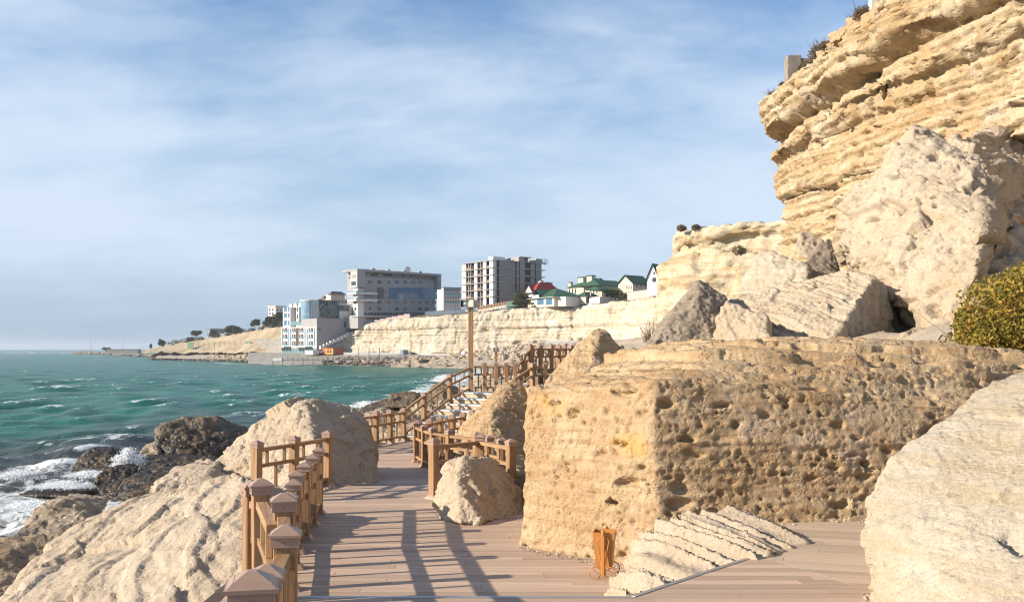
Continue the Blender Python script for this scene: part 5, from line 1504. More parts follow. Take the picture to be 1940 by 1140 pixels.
for _ in range(420):
    px = rg.uniform(610, 905); k = rg.random() ** 1.2
    Y0 = np.interp(px, [610, 740, 800, 900], [368, 352, 333, 305]); Y = Y0 + k * 48 * np.interp(px, [610, 740, 780], [0.15, .4, 1])
    pl.append(((px - 970) / FPX * Y, Y, -0.3 + 3.4 * k, 0.5 + 1.5 * rg.random() ** 2.2 * np.interp(px, [610, 740, 780], [.5, .8, 1])))
for _ in range(420):
    px = rg.uniform(880, 1090); k = rg.random(); Y = np.interp(px, [880, 1090], [350, 300]) + k * 40
    pl.append(((px - 970) / FPX * Y, Y, np.interp(px, [880, 1000, 1090], [2.2, 5.0, 7.0]) + 1.5 * k, 0.4 + 1.7 * rg.random() ** 2.5))
pl2 = []
for _ in range(900):
    px = rg.uniform(880, 1110); k = rg.random(); Y = np.interp(px, [880, 1110], [338, 275]) + k * 62
    pl2.append(((px - 970) / FPX * Y, Y, np.interp(px, [880, 1000, 1110], [1.4, 4.2, 6.0]) + 3.2 * k, 0.35 + 1.9 * rg.random() ** 3))
V2, F2 = scatter(pl2, 34)
tag(link('scree', np_mesh('scree', V2, F2, MAT['ground'], False)), kind='stuff', label='pale scree of fallen blocks at the foot of the far cliff')
V, F = scatter(pl, 33)
tag(link('rubble', np_mesh('rubble', V, F, MAT['shore'], False)), kind='stuff', label='jumbled beach stones below the far cliff')
for k, (px, py, w, h, nm) in enumerate([(812, 690, 30, 17, 'dark wet rock jutting into the bay below the far cliff'), (838, 690, 20, 11, 'smaller dark rock right of the jutting one in the bay'), (868, 694, 22, 14, 'dark rock at the water just left of the speaker pole'), (775, 682, 18, 15, 'tan boulder at the end of the pier'), (803, 680, 26, 10, 'flat tan boulder behind the dark jutting rock'), (935, 682, 24, 20, 'rounded grey boulder at the foot of the far scree')]):
    Y = 335 - 2 * k
    a = at(px, py + h * .4, Y); s = Y / FPX
    V, F = PROTO[k]
    me = np_mesh('boulder', V * np.array([w * s * .5, w * s * .5, h * s * .75], np.float32), F, MAT['wet_dark' if 'dark' in nm else 'shore'], False)
    tag(link('boulder', me, None, a, (0, 0, k)), nm, 'rock', 'boulders across the bay')

class Bld:
    """building in a frame at its nearest corner: local x runs along the shaded right face, y along the sunlit left face"""
    def __init__(s, name, label, px, py_base, Y, t, group=None, cat='building'):
        s.C = at(px, py_base, Y); s.t = R(t); s.Y = Y
        s.u = Vector((-math.cos(s.t), math.sin(s.t), 0)); s.v = Vector((math.sin(s.t), math.cos(s.t), 0))
        s.o = empty(name, s.C, math.pi / 2 - s.t); tag(s.o, label, cat, group)
    def y(s, px, x=0.0):
        k = (px - 970) / FPX; c = s.C + s.v * x
        return (c.x - k * c.y) / (math.cos(s.t) + k * math.sin(s.t))
    def x(s, px, y=0.0):
        k = (px - 970) / FPX; c = s.C + s.u * y
        return (k * c.y - c.x) / (math.sin(s.t) - k * math.cos(s.t))
    def z(s, py, x=0.0, y=0.0):
        w = s.C + s.v * x + s.u * y
        return CZ - (py - 660) / FPX * w.y - s.C.z
    def box(s, name, x0, x1, y0, y1, z0, z1, mat, parent=None):
        m = MB(); m.box(-(x1 - x0) / 2, (x1 - x0) / 2, -(y1 - y0) / 2, (y1 - y0) / 2, 0, z1 - z0)
        p = parent or s.o
        loc = Vector(((x0 + x1) / 2, (y0 + y1) / 2, z0))
        if parent: loc = loc - parent.location
        return m.build(name, MAT[mat], p, loc=loc)
    def wr(s, px0, px1, py0, py1, mat='glass', name='window', out=0.10, parent=None, x_at=None, y=0.0):
        """window on the right face between photograph columns"""
        x0, x1 = s.x(px0, y), s.x(px1, y); xm = (x0 + x1) / 2
        return s.win(x0, x1, y - out, y + 0.02, s.z(py1, xm, y), s.z(py0, xm, y), mat, name, parent)
    def wl(s, px0, px1, py0, py1, mat='glass', name='window', out=0.10, parent=None, x=0.0):
        y1, y0 = s.y(px0, x), s.y(px1, x); ym = (y0 + y1) / 2
        return s.win(x - out, x + 0.02, y0, y1, s.z(py1, x, ym), s.z(py0, x, ym), mat, name, parent)
    def win(s, x0, x1, y0, y1, z0, z1, mat, name, parent=None):
        w = s.box(name, x0, x1, y0, y1, z0, z1, mat, parent)
        return w

# ---- the taupe hotel
H = Bld('hotel', 'broad taupe hotel with a glass band tinted like reflected sky and jutting corner balconies', 677, 600, 417, 48)
xa, xe, x1 = H.x(692), H.x(836), H.x(829)
LS = H.y(664)                                # length of the narrow sunlit end
FY = 1.6                                     # main front stands back from the frame
H.box('wall', xa, x1, FY, 14, -6, H.z(524, 10), 'taupe')
H.box('penthouse', xa - 1, x1 + 1, FY + 2.2, 13, H.z(524, 10), H.z(513), 'taupe')
H.box('roof', 0, xe, 0, 12, H.z(513.2), H.z(509), 'taupe')
H.box('end_block', 0, xa, 0, LS, H.z(544), H.z(513.2), 'taupe')
H.box('sun_bright_panel', -.12, 0, .4, LS - .4, H.z(543), H.z(514.5), 'offwhite')  # off-white layer puts the sun's brightness into this end's colour
H.box('side_wall', x1 + 0.05, xe, 0, 12, H.z(548, x1), H.z(513.2), 'taupe')
H.box('window', -.3, -.12, 1.0, LS - 1.0, H.z(540), H.z(532.5), 'glass'); H.box('grille', -.25, -.12, 1.0, LS - 1.0, H.z(526), H.z(519), 'concrete')
yq = FY + 2.2
H.wr(693, 698, 517, 522.5, 'glass', y=yq)
for px in range(703, 740, 4): H.wr(px, px + 3.5, 517.5, 523, 'glass', y=yq)
for px in (762, 776, 804): H.wr(px, px + 4, 520, 524.5, 'skyglass', y=yq)
for k, px in enumerate((698, 715, 731, 748, 764, 779, 793, 807, 820)):
    H.wr(px, px + 7.5, 531.5, 537, 'glass' if k < 3 else 'skyglass', y=FY)
for r, py in enumerate((572.5, 585)):
    for k, px in enumerate((699, 715, 731, 749, 764, 778, 792, 805, 819)):
        H.wr(px, px + 7, py - 2.8, py + 2.4, 'glass' if (k + r) % 3 else 'skyglass', y=FY)
for px in range(714, 828, 6):
    for (p0, p1) in ((545, 555), (556, 566)): H.wr(px, px + 5.5, p0, p1, 'glass' if px < 732 else 'skyglass', 'curtain_pane', 0.14, y=FY)
for py in (557, 570):
    H.box('balcony', -1.2, H.x(713), -1.0, LS + .6, H.z(py), H.z(py - 3.4), 'offwhite')
    H.box('balcony_glass', -1.1, H.x(712), -.9, LS + .5, H.z(py - 3.4), H.z(py - 6.0), 'glassteal')
H.box('corner_room', xa - 3.0, xa - .02, FY - .4, LS - .6, -3, H.z(546), 'offwhite')
for py in (572, 584.5): H.box('window', xa - 3.1, xa - 3.0, FY + .8, LS - 1.6, H.z(py + 2.5), H.z(py - 2.5), 'glass')
H.box('podium', -2, xe - 12, -3.5, 8, -5, H.z(600), 'taupe')
H.box('podium_glass', 2, xe - 14, -3.62, -3.5, H.z(606), H.z(601), 'glass')
H.box('terrace_roof', -2.6, xe - 16, -4.4, FY - .05, H.z(600), H.z(598.2), 'offwhite')
for px in range(690, 800, 6): H.wr(px, px + 4.6, 592, 597.5, 'glass', y=FY)
for k in range(9): H.box('roof_unit', 6 + 4.2 * k, 7 + 4.2 * k + (k % 3) * .6, 4, 5.5, H.z(509), H.z(509) + .5 + (k % 2) * .6, 'concrete')
dm = MB(); n = 14
dm.quad_mesh([(math.cos(a) * r, -h, math.sin(a) * r) for r, h in ((0.1, 0), (0.9, .15), (1.5, .5)) for a in [2 * math.pi * k / n for k in range(n)]],
             [(i * n + k, i * n + (k + 1) % n, (i + 1) * n + (k + 1) % n, (i + 1) * n + k) for i in range(2) for k in range(n)])
dm.build('dish', MAT['white'], H.o, loc=(H.x(778), 2.5, H.z(509) + 1.2), smooth=True)
for px_ in (0.5, 6.5): MB().tube([(px_, 2, H.z(509)), (px_, 2, H.z(500.5 + px_ * .3))], .07, 5).build('aerial', MAT['steel'], H.o)

# ---- white stepped hotel by the water
S = Bld('hotel', 'white stepped hotel with barrel roofs and glass pavilion down by the promenade', 599, 670, 412, 52)
zb = S.z(618)
yL = S.y(533)
xR = S.x(672)
S.box('wall', 0, 14, 0, yL, 0, zb, 'offwhite')
S.box('side_wall', 0.02, xR, -0.6, 14, 0, S.z(603), 'taupe')
S.wr(652, 668, 609, 620, 'glass', 'opening', y=-0.6)
S.wr(601, 607, 621, 625, 'glass', y=-0.6)
cols = [(537, 544), (553, 560), (567, 575), (585, 593)]
for (a, b) in cols:
    for py in (625, 637.5, 650):
        w = S.wl(a, b, py - 4, py + 2.6, 'darkroom', 'balcony')
        w2 = S.wl(a, b, py + 0.6, py + 3.2, 'glassteal', 'balcony_glass', 0.5)
        S.wl((a + b) / 2 - .4, (a + b) / 2 + .4, py - 4, py + 2.6, 'offwhite', 'mullion', 0.25)
for px in (535, 546, 550, 562, 578, 582, 596): S.wl(px - .9, px + .9, 622, 655, 'skyglass', 'strip_window')
S.wl(561.5, 566, 621, 655, 'darkroom', 'slot')
S.wl(532, 551, 656, 658.5, 'concrete', 'canopy', 3.2); S.wl(565, 592, 656, 658.5, 'concrete', 'canopy', 3.2)
for px in range(534, 597, 6): S.wl(px, px + 5, 659, 669, 'glassteal', 'shop_window', 0.2)
# upper storeys
S.box('tower', 2.0, 9, S.y(550, 2), S.y(536, 2), zb, S.z(577), 'offwhite')
for py in (586, 598, 612):
    S.wl(538, 543.5, py - 5, py + 4, 'skyglass', x=2.0); S.wl(545.5, 548.5, py - 5, py + 4, 'skyglass', x=2.0)
S.box('upper_block', 4.5, 14, S.y(598, 4.5), S.y(550, 4.5), zb, S.z(579), 'taupe')
S.box('white_fin', 3.2, 4.5, S.y(566, 3.2), S.y(561, 3.2), zb, S.z(577), 'offwhite')
for py in (586, 600): S.wl(562.3, 564.8, py - 4, py + 4, 'glass', x=3.2)
S.box('terrace', 0.3, 4.5, S.y(598), S.y(560), zb, zb + 1.4, 'offwhite')
for px in range(552, 597, 7): S.wl(px, px + 6.4, 609, 616, 'glassteal', 'terrace_glass', x=0.3)
for k, px in enumerate((553.5, 562.5, 572)):
    yc = S.y(px, 4.5); r = 1.9; n = 12
    V_ = [(dx, yc + r * math.cos(a) - yc, r * math.sin(a)) for dx in (0, 8) for a in [math.pi * q / n for q in range(n + 1)]]
    F_ = [(q, q + 1, n + 2 + q, n + 1 + q) for q in range(n)] + [tuple(range(n, -1, -1))]
    MB().quad_mesh(V_, F_).build('barrel_roof', MAT['offwhite'], S.o, loc=(3.6, yc, S.z(578)), smooth=False)
cyl = MB(); cyl.tube([(0, 0, 0), (0, 0, S.z(568) - S.z(603))], 4.3, 20)
cyl.build('glass_drum', glass_mat('pale_blue_glass', (0.16, 0.25, 0.34), 0.15), S.o, loc=(4.6, S.y(589, 4.6), S.z(603)), smooth=False)
MB().tube([(0, 0, 0), (0, 0, .5)], 4.7, 20).build('drum_roof', MAT['offwhite'], S.o, loc=(4.6, S.y(589, 4.6), S.z(568)))
# glass pavilion; tangled tubes and dark plates in front imitate reflections in the glass
g0, g1 = S.x(604, 2), S.x(641, 2)
S.box('pavilion', g0, g1, 2, 12, S.z(603), S.z(567), 'glass')
S.box('pavilion', g1, S.x(664, 2), 1, 12, S.z(603), S.z(575), 'offwhite')
for px in range(642, 662, 4): S.wr(px, px + 3.6, 578, 589, 'glass', 'pavilion_window', y=1)
rg2 = random.Random(8); tw = MB()
for k in range(70):
    cx = g0 + (g1 - g0) * rg2.random(); cz = S.z(602) + (S.z(571) - S.z(602)) * rg2.random(); rad = rg2.uniform(.5, 1.7); a0 = rg2.uniform(0, 6.28)
    tw.tube([(cx + rad * math.cos(a0 + q * .55), rg2.uniform(1.1, 1.6), cz + rad * math.sin(a0 + q * .55)) for q in range(6)], .13, 4)
o = tw.build('reflection_tangle', plain('reflection_grey_green', (0.26, 0.33, 0.31), 0.5, 0.2, 1), S.o); o['kind'] = 'stuff'
tw = MB()
for k in range(60):
    cx = g0 + (g1 - g0) * rg2.random(); cz = S.z(602) + (S.z(571) - S.z(602)) * rg2.random()
    tw.box(cx - .5, cx + .5, 1.7, 1.95, cz - .6, cz + .6)
o = tw.build('dark_reflections', MAT['glass'], S.o); o['kind'] = 'stuff'
# stepped white stair walls on the right
for k in range(9):
    px = 606 + 6.3 * k; py = 660 - 3.1 * k
    x0 = S.x(px, -3); x1_ = S.x(px + 5.4, -3); xm = (x0 + x1_) / 2
    S.box('stair_wall', x0, x1_, -3.6, -2.6, S.z(py + 1.5, xm, -3), S.z(py - 5.2, xm, -3), 'white')
st_ = MB(); xs0, xs1 = S.x(602, -2), S.x(664, -2)
st_.quad_mesh([(xs0, -2.4, 0), (xs1, -2.4, S.z(636, xs1, -2)), (xs1, -2.4, 0), (xs0, -0.65, 0), (xs1, -0.65, S.z(636, xs1, -2)), (xs1, -0.65, 0)], [(0, 2, 1), (3, 4, 5), (0, 1, 4, 3), (1, 2, 5, 4), (0, 3, 5, 2)])
st_.build('stair_ramp', MAT['taupe'], S.o)
# pink stepped wall climbing to the taupe hotel
wl_ = empty('wall', at(676, 622, 418)); tag(wl_, 'pinkish stepped wall climbing from the white hotel to the taupe hotel', 'wall')
for k in range(9):
    a = at(676 + 11.2 * k, 614 - 2.3 * k, 418 - 1.0 * k); b = at(676 + 11.2 * (k + 1), 614 - 2.3 * k, 417 - 1.0 * k)
    m = MB(); c0 = wl_.location
    m.bar((a.x - c0.x, a.y - c0.y, a.z - c0.z - 2.3), (b.x - c0.x, b.y - c0.y, a.z - c0.z - 2.3), 0.8, 5.0)
    m.build('wall_step', MAT['pinkwall'], wl_)

# ---- unfinished concrete tower
T = Bld('tower_block', 'unfinished concrete apartment tower with open floors and block infill', 934, 577, 402, 55)
fl = [577, 561, 547, 533.3, 519.6, 505.9, 492]
TL = T.y(874); TR = T.x(1030)
T.box('core', 1.6, TR - 1.6, 1.6, TL - 1.6, 0, T.z(493.5), 'darkroom')
xT = T.x(984)
for k, py in enumerate(fl):
    z = T.z(py)
    T.box('floor_slab', -0.5, xT + 1, -0.5, TL + 0.5, z - 0.28, z, 'concrete')
    T.box('floor_slab', xT + 1.02, TR + 0.8, -0.5, 16, z - 0.28, z, 'concrete')
for k in range(len(fl) - 1):
    z0, z1 = T.z(fl[k]), T.z(fl[k + 1]) - 0.29
    for (a, b) in ((875, 882), (898.5, 904), (915, 921), (927, 933.6)):
        y1, y0 = T.y(a), T.y(b); T.box('block_panel', 0.0, 0.35, y0, y1, z0, z1, 'white')
    for px in (887, 891.5, 909.5): y_ = T.y(px); T.box('column', 0.1, 0.5, y_ - .2, y_ + .2, z0, z1, 'concrete')
    for q, (a, b) in enumerate(((883, 890), (905, 908), (922, 926))):
        if (k + q) % 2: y1, y0 = T.y(a), T.y(b); T.box('brick_parapet', 0.25, 0.45, y0, y1, z0, z0 + 1.0, 'brownwall')
    for (a, b, mt) in ((946, 964, 'block'), (964.4, 967, 'concrete'), (967.4, 976, 'block'), (979, 983.5, 'block')):
        T.box('block_panel', T.x(a), T.x(b), 0.0, 0.35, z0, z1, mt)
    x_ = T.x(940); T.box('column', x_ - .35, x_ + .35, 0.0, 0.6, z0, z1, 'concrete')
    T.box('block_panel', 0.36, 1.2, 0.0, 0.35, z0, z1, 'white')
    T.box('block_panel', T.x(985.5), T.x(994), 0.0, 0.4, z0, z1, 'concrete')
    T.box('block_panel', T.x(1007), T.x(1015), 0.6, 1.0, z0, z1, 'concrete')
    T.box('block_panel', T.x(1016), T.x(1026), 0.0, 0.4, z0, z1, 'block')
    T.box('landing', T.x(995), T.x(1006), 0.3, 3, z0 + .1, z0 + .35, 'concrete')
T.box('shaft_wall', T.x(984), T.x(994.5), 0.45, 6, T.z(492), T.z(483.5), 'concrete')
T.box('shaft', T.x(994.6), T.x(1006.5), 2.5, 6, 0, T.z(483.5), 'conc_dark')
T.box('shaft_roof', T.x(984), T.x(1008), -0.2, 6.5, T.z(483.5), T.z(482.6), 'concrete')
T.box('roof_room', T.x(1016), T.x(1028), 0.1, 5, T.z(492), T.z(484.5), 'concrete')
T.box('roof_room', 0.2, 6, 0.2, T.y(924), T.z(492), T.z(485.5), 'white')
T.box('parapet', 6, T.x(968), 0.2, 0.5, T.z(492), T.z(489.8), 'concrete')
for k in range(6): T.box('block_pile', 9 + k * 1.7, 10 + k * 1.7, 4 + (k % 3), 5.2 + (k % 3), T.z(492), T.z(492) + 1.1 + .5 * (k % 2), 'block' if k % 2 else 'brownwall')
for x_ in (12, 21): MB().tube([(x_, 5, T.z(492)), (x_, 5, T.z(485 - x_ * .1))], .25, 6).build('rebar_post', MAT['conc_dark'], T.o)
T.box('side_annex', 6, 16, TL + .6, TL + 3.5, 0, T.z(539), 'offwhite')
fr = MB(); zz0, zz1 = T.z(494), T.z(485)
for dy in (0, 2.5): fr.tube([(TR + 2.2, dy, zz0), (TR + 2.2, dy, zz1)], .09, 4)
for zz in (zz0, (zz0 + zz1) / 2, zz1): fr.tube([(TR - .5, 0, zz), (TR + 2.2, 0, zz), (TR + 2.2, 2.5, zz)], .09, 4)
fr.build('scaffold', MAT['steel'], T.o)

# ---- blocks further back
B = Bld('apartment_block', 'green and blue apartment block between hotel and tower', 840, 586, 520, 60)
B.box('wall', 0, B.x(874), 0, B.y(829), -2, B.z(545), 'offwhite')
B.box('roof', -.3, B.x(874) + .3, -.3, B.y(829) + .3, B.z(545), B.z(543.4), 'greyblue')
bc = ['skyglass', 'turq', 'net', 'turq']
for k, py in enumerate((550, 558, 566, 574)):
    B.wr(841, 873, py - 1.2, py + 2.2, ('greyblue', 'turq', 'creamwall', 'turq')[k], 'balcony_band', 0.25)
    for px in range(842, 872, 5): B.wr(px, px + 3, py - 3.8, py - 1.4, 'glass')
Q = Bld('apartment_block', 'beige block with pavilion roofs behind the white stepped hotel', 626, 604, 560, 45)
Q.box('wall', 0, Q.x(659), 0, Q.y(603), -2, Q.z(566), 'creamwall')
Q.box('upper_wall', 1, Q.x(655), 1, Q.y(615), Q.z(566), Q.z(557), 'creamwall')
def hip(parent, x0, x1, y0, y1, z0, z1, mat, ridge=0.35, name='roof', over=0.6):
    x0 -= over; x1 += over; y0 -= over; y1 += over
    if (x1 - x0) >= (y1 - y0):
        k = min(ridge * (x1 - x0), (x1 - x0) / 2 - .01); ym = (y0 + y1) / 2; r0, r1 = (x0 + k, ym, z1), (x1 - k, ym, z1)
        fs = [(0, 1, 5, 4), (1, 2, 5), (2, 3, 4, 5), (3, 0, 4), (3, 2, 1, 0)]
    else:
        k = min(ridge * (y1 - y0), (y1 - y0) / 2 - .01); xm = (x0 + x1) / 2; r0, r1 = (xm, y0 + k, z1), (xm, y1 - k, z1)
        fs = [(0, 1, 4), (1, 2, 5, 4), (2, 3, 5), (3, 0, 4, 5), (3, 2, 1, 0)]
    return MB().quad_mesh([(x0, y0, z0), (x1, y0, z0), (x1, y1, z0), (x0, y1, z0), r0, r1], fs).build(name, MAT[mat], parent)
hip(Q.o, 0.5, Q.x(655), 0.5, Q.y(620), Q.z(557), Q.z(551), 'rgrey', .2); hip(Q.o, 0, 7, Q.y(613), Q.y(604), Q.z(566), Q.z(559), 'rgrey', .3)
for py in (572, 582, 592):
    for px in range(629, 657, 6): Q.wr(px, px + 3, py - 3, py + 2)
    for px in range(606, 624, 6): Q.wl(px, px + 3, py - 3, py + 2)
K = Bld('apartment_block', 'pale tower with fluted sides behind the dark trees on the hill', 522, 622, 620, 40)
K.box('wall', 0, K.x(540), 0, K.y(508), -4, K.z(580.5), 'offwhite')
K.box('cornice', -.5, K.x(540) + .5, -.5, K.y(508) + .5, K.z(580.5), K.z(578.8), 'creamwall')
for px in (510, 515.5, 524, 530, 535):
    for py in (587, 594, 601, 608):
        (K.wl if px < 520 else K.wr)(px, px + 2.6, py - 2.4, py + 1.8)
O = Bld('office_block', 'low blue grey office block at the top of the slope', 398, 642, 640, 40)
O.box('wall', 0, O.x(425), 0, O.y(391), -3, O.z(623), 'greyblue'); O.box('roof', -.4, O.x(426), -.4, O.y(390), O.z(623), O.z(622), 'concrete')
for py in (626, 631): O.wr(400, 424, py, py + 2, 'skyglass', 'window_band')

# ---- villas on the plateau
def villa(name, label, px, py, Y, t, group='villas on the plateau'): return Bld(name, label, px, py, Y, t, group, 'house')
A = villa('villa', 'villa with a steep red roof in front of the concrete tower', 1015, 578, 402, 50)
A.box('wall', 0, A.x(1058), 0, A.y(1001), 0, A.z(549), 'offwhite')
hip(A.o, 0, A.x(1058), 0, A.y(1006), A.z(549), A.z(533), 'rred', .30)
gb = MB(); ya, yb = A.y(1014), A.y(1000); ym = (ya + yb) / 2
gb.quad_mesh([(-1.5, ya, A.z(554)), (-1.5, yb, A.z(554)), (-1.5, ym, A.z(540)), (5, ya, A.z(554)), (5, yb, A.z(554)), (5, ym, A.z(540))], [(0, 2, 1), (3, 4, 5), (0, 1, 4, 3)])
gb.build('gable', MAT['white'], A.o)
gb = MB(); gb.quad_mesh([(-1.9, ya - .4, A.z(555)), (-1.9, ym, A.z(539)), (5, ym, A.z(539)), (5, ya - .4, A.z(555)), (-1.9, yb + .4, A.z(555)), (5, yb + .4, A.z(555))], [(0, 1, 2, 3), (1, 4, 5, 2)]); gb.build('gable_roof', MAT['rred'], A.o)
A.box('chimney', 4, 5.6, 1.5, 3, A.z(549), A.z(530.5), 'white'); A.box('chimney_cap', 3.8, 5.8, 1.3, 3.2, A.z(530.5), A.z(530), 'rgrey')
A.box('chimney', A.x(1047), A.x(1056), 3, 6, A.z(549), A.z(531.5), 'creamwall')
Bv = villa('villa', 'low villa with a wide green hipped roof and two glazed doors', 1050, 580, 374, 62)
yl_ = Bv.y(1000); xr_ = Bv.x(1056)
Bv.box('wall', 0, 13, 0, yl_, 0, Bv.z(562), 'creamwall'); hip(Bv.o, 0, 13, 0, yl_, Bv.z(562), Bv.z(543.5), 'rgreen', .42, over=1.1)
for a, b in ((1018, 1030), (1034.5, 1046)): Bv.wl(a, b, 565, 577, 'skyglass', 'glazed_door')
Bv.wl(1006, 1012, 573, 577, 'glass')
dy0, dy1 = Bv.y(1025), Bv.y(1012); ym = (dy0 + dy1) / 2
dm = MB(); dm.quad_mesh([(-.8, dy0, Bv.z(557)), (-.8, dy1, Bv.z(557)), (-.8, ym, Bv.z(544.5)), (6, dy0, Bv.z(557)), (6, dy1, Bv.z(557)), (6, ym, Bv.z(544.5))], [(0, 1, 4, 3), (3, 4, 5), (1, 2, 5, 4), (0, 3, 5, 2)]); dm.build('dormer', MAT['rgreen'], Bv.o)
Bv.box('dormer_balcony', -1.0, -.6, dy0 + .2, dy1 - .2, Bv.z(562), Bv.z(556), 'white')
Bv.box('eaves', -1.2, 14.2, -1.2, yl_ + 1.2, Bv.z(562.6), Bv.z(562), 'white')
W2 = Bld('wall', 'plain white boundary wall with one sunlit end beside the low green roofed villa', 1072, 579.5, 372, 40, None, 'wall')
W2.box('wall_face', 0, W2.x(1099), 0, W2.y(1053), 0, W2.z(561.5), 'offwhite')
Cv = villa('villa', 'large villa with several green roofs and three stone chimneys', 1140, 574, 392, 48)
Cv.box('wall', 0, Cv.x(1190), 0, Cv.y(1076), 0, Cv.z(541), 'creamwall')
hip(Cv.o, 0, 16, 6, Cv.y(1076), Cv.z(541), Cv.z(527), 'rgreen', .3); hip(Cv.o, 2, Cv.x(1168), 3, 15, Cv.z(541), Cv.z(523.5), 'rgreen', .25); hip(Cv.o, -2.5, Cv.x(1192), -0.8, 10, Cv.z(540.8), Cv.z(528), 'rgreen', .18)
for (a, py) in ((1099.5, 521.5), (1115.5, 519.5)):
    y_ = Cv.y(a, 3); Cv.box('chimney', 3, 5.2, y_ - 1.6, y_ + 1.2, Cv.z(541), Cv.z(py), 'creamwall'); Cv.box('chimney_cap', 2.7, 5.5, y_ - 1.9, y_ + 1.5, Cv.z(py), Cv.z(py - 1.4), 'rgreen')
y_ = Cv.y(1079, 1); Cv.box('chimney', 1, 2.4, y_ - .7, y_ + .7, Cv.z(541), Cv.z(531), 'creamwall'); hip(Cv.o, 1, 2.4, y_ - .7, y_ + .7, Cv.z(531), Cv.z(528.5), 'rgreen', .5, 'chimney_cap', .2)
for px in (1078, 1084, 1089, 1106, 1124, 1130): Cv.wl(px, px + 2, 547, 556)
Cv.wr(1154, 1160, 547, 549.5)
po_ = villa('garden_pavilion', 'small open pavilion with green roof and timber gable before the large villa', 1136, 574, 372, 50)
po_.box('wall', 0, 6, 0, po_.y(1116), 0, po_.z(562), 'offwhite'); hip(po_.o, 0, 8, 0, po_.y(1117), po_.z(549), po_.z(541.5), 'rgreen', .1, over=1.2)
for (xx, yy) in ((0.3, .3), (0.3, po_.y(1118)), (6, .3)): po_.box('column', xx - .15, xx + .15, yy - .15, yy + .15, po_.z(562), po_.z(549), 'creamwall')
hut = villa('garden_house', 'low green roofed garden house right of the white boundary wall', 1110, 577, 376, 50)
hut.box('wall', 0, 5.5, 0, hut.y(1098), 0, hut.z(560), 'creamwall'); hip(hut.o, 0, 5.5, 0, hut.y(1096), hut.z(560), hut.z(552), 'rgreen', .3, over=1.0); hut.wr(1111, 1118, 563, 573)
Dv = villa('villa', 'tall gabled villa with green roof and three slit windows', 1199, 572, 372, 50)
def gable_house(b, x1, y1, zw, zr, wmat, rmat):
    b.box('wall', 0, x1, 0, y1, 0, zw, wmat)
    m = MB(); m.quad_mesh([(0.01, 0, zw), (0.01, y1, zw), (0.01, y1 / 2, zr), (x1, 0, zw), (x1, y1, zw), (x1, y1 / 2, zr)], [(0, 2, 1), (3, 4, 5)]); m.build('gable', MAT[wmat], b.o)
    e = .6; m = MB()
    sl_ = (zr - zw) / (y1 / 2)
    m.quad_mesh([(-e, -e, zw - e * sl_), (x1 + e, -e, zw - e * sl_), (x1 + e, y1 / 2, zr), (-e, y1 / 2, zr), (-e, y1 + e, zw - e * sl_), (x1 + e, y1 + e, zw - e * sl_)] +
                [(-e, -e, zw - e * sl_ + .3), (x1 + e, -e, zw - e * sl_ + .3), (x1 + e, y1 / 2, zr + .3), (-e, y1 / 2, zr + .3), (-e, y1 + e, zw - e * sl_ + .3), (x1 + e, y1 + e, zw - e * sl_ + .3)],
                [(0, 3, 2, 1), (3, 4, 5, 2), (6, 7, 8, 9), (9, 8, 11, 10), (0, 1, 7, 6), (0, 6, 9, 3), (3, 9, 10, 4), (4, 10, 11, 5), (1, 2, 8, 7), (2, 5, 11, 8)])
    m.build('roof', MAT[rmat], b.o)
gable_house(Dv, Dv.x(1230), Dv.y(1171), Dv.z(536), Dv.z(521), 'creamwall', 'rgreen')
for px in (1187, 1191, 1195): Dv.wl(px, px + 1.4, 541, 547.5)
for px in (1206, 1213, 1221): Dv.wr(px, px + 2.5, 540.5, 543.5)
Ev = villa('villa', 'white house with steep gable and triangular window behind the headland', 1248, 560, 345, 35)
gable_house(Ev, Ev.x(1275), Ev.y(1226), Ev.z(526), Ev.z(500), 'white', 'rgreen')
Ev.wl(1236, 1243, 526, 534, 'glass'); Ev.wl(1238, 1241, 515, 520, 'darkroom', 'attic_window')
# walls and fences along the edge
fn = empty('fence', at(905, 592, 398)); tag(fn, 'cream fence with brown panels in front of the concrete tower', 'fence'); c0 = fn.location
for k in range(11):
    a = at(905 + 5.0 * k, 588.6 - 0.9 * k, 397 - .4 * k) - c0; b = at(905 + 5.0 * (k + 1), 588.6 - 0.9 * (k + 1), 396.6 - .4 * k) - c0
    MB().bar(a + Vector((0, 0, -.2)), b + Vector((0, 0, -.2)), .3, 1.1).build('fence_wall', MAT['creamwall'], fn)
    MB().bar(a + Vector((.15, .05, 1.0)), b + Vector((-.05, .05, 1.0)), .08, 1.3).build('fence_panel', MAT['brownwall'], fn)
    MB().box(a.x - .14, a.x + .14, a.y - .2, a.y + .2, a.z - .7, a.z + 1.8).build('fence_post', MAT['creamwall'], fn)
def strip_wall(name, label, p0, p1, h, th, mat, cat='wall'):
    a, b = at(*p0), at(*p1); o = empty(name, a); tag(o, label, cat)
    MB().bar(Vector((0, 0, h / 2)), b - a + Vector((0, 0, h / 2)), th, h).build('wall_face', MAT[mat], o)
    MB().bar(Vector((0, 0, h + .06)), b - a + Vector((0, 0, h + .06)), th + .2, .12).build('coping', MAT['pale_stone'], o)
    return o
strip_wall('wall', 'grey green sheet fence right of the cream fence', (959, 581.5, 392), (982, 579.5, 388), 2.0, .15, 'net', 'fence')
strip_wall('wall', 'low white wall curving in front of the taupe hotel forecourt', (806, 597.5, 404), (900, 591.5, 400), 1.5, .3, 'greyblue')
strip_wall('wall', 'pale garden wall at the villa gates', (1115, 577, 376), (1135, 575.5, 375), 0.8, .3, 'white')
strip_wall('wall', 'pinkish garden wall with white sheet below the gabled villa', (1189, 569, 362), (1240, 563, 352), 3.0, .3, 'pinkwall')
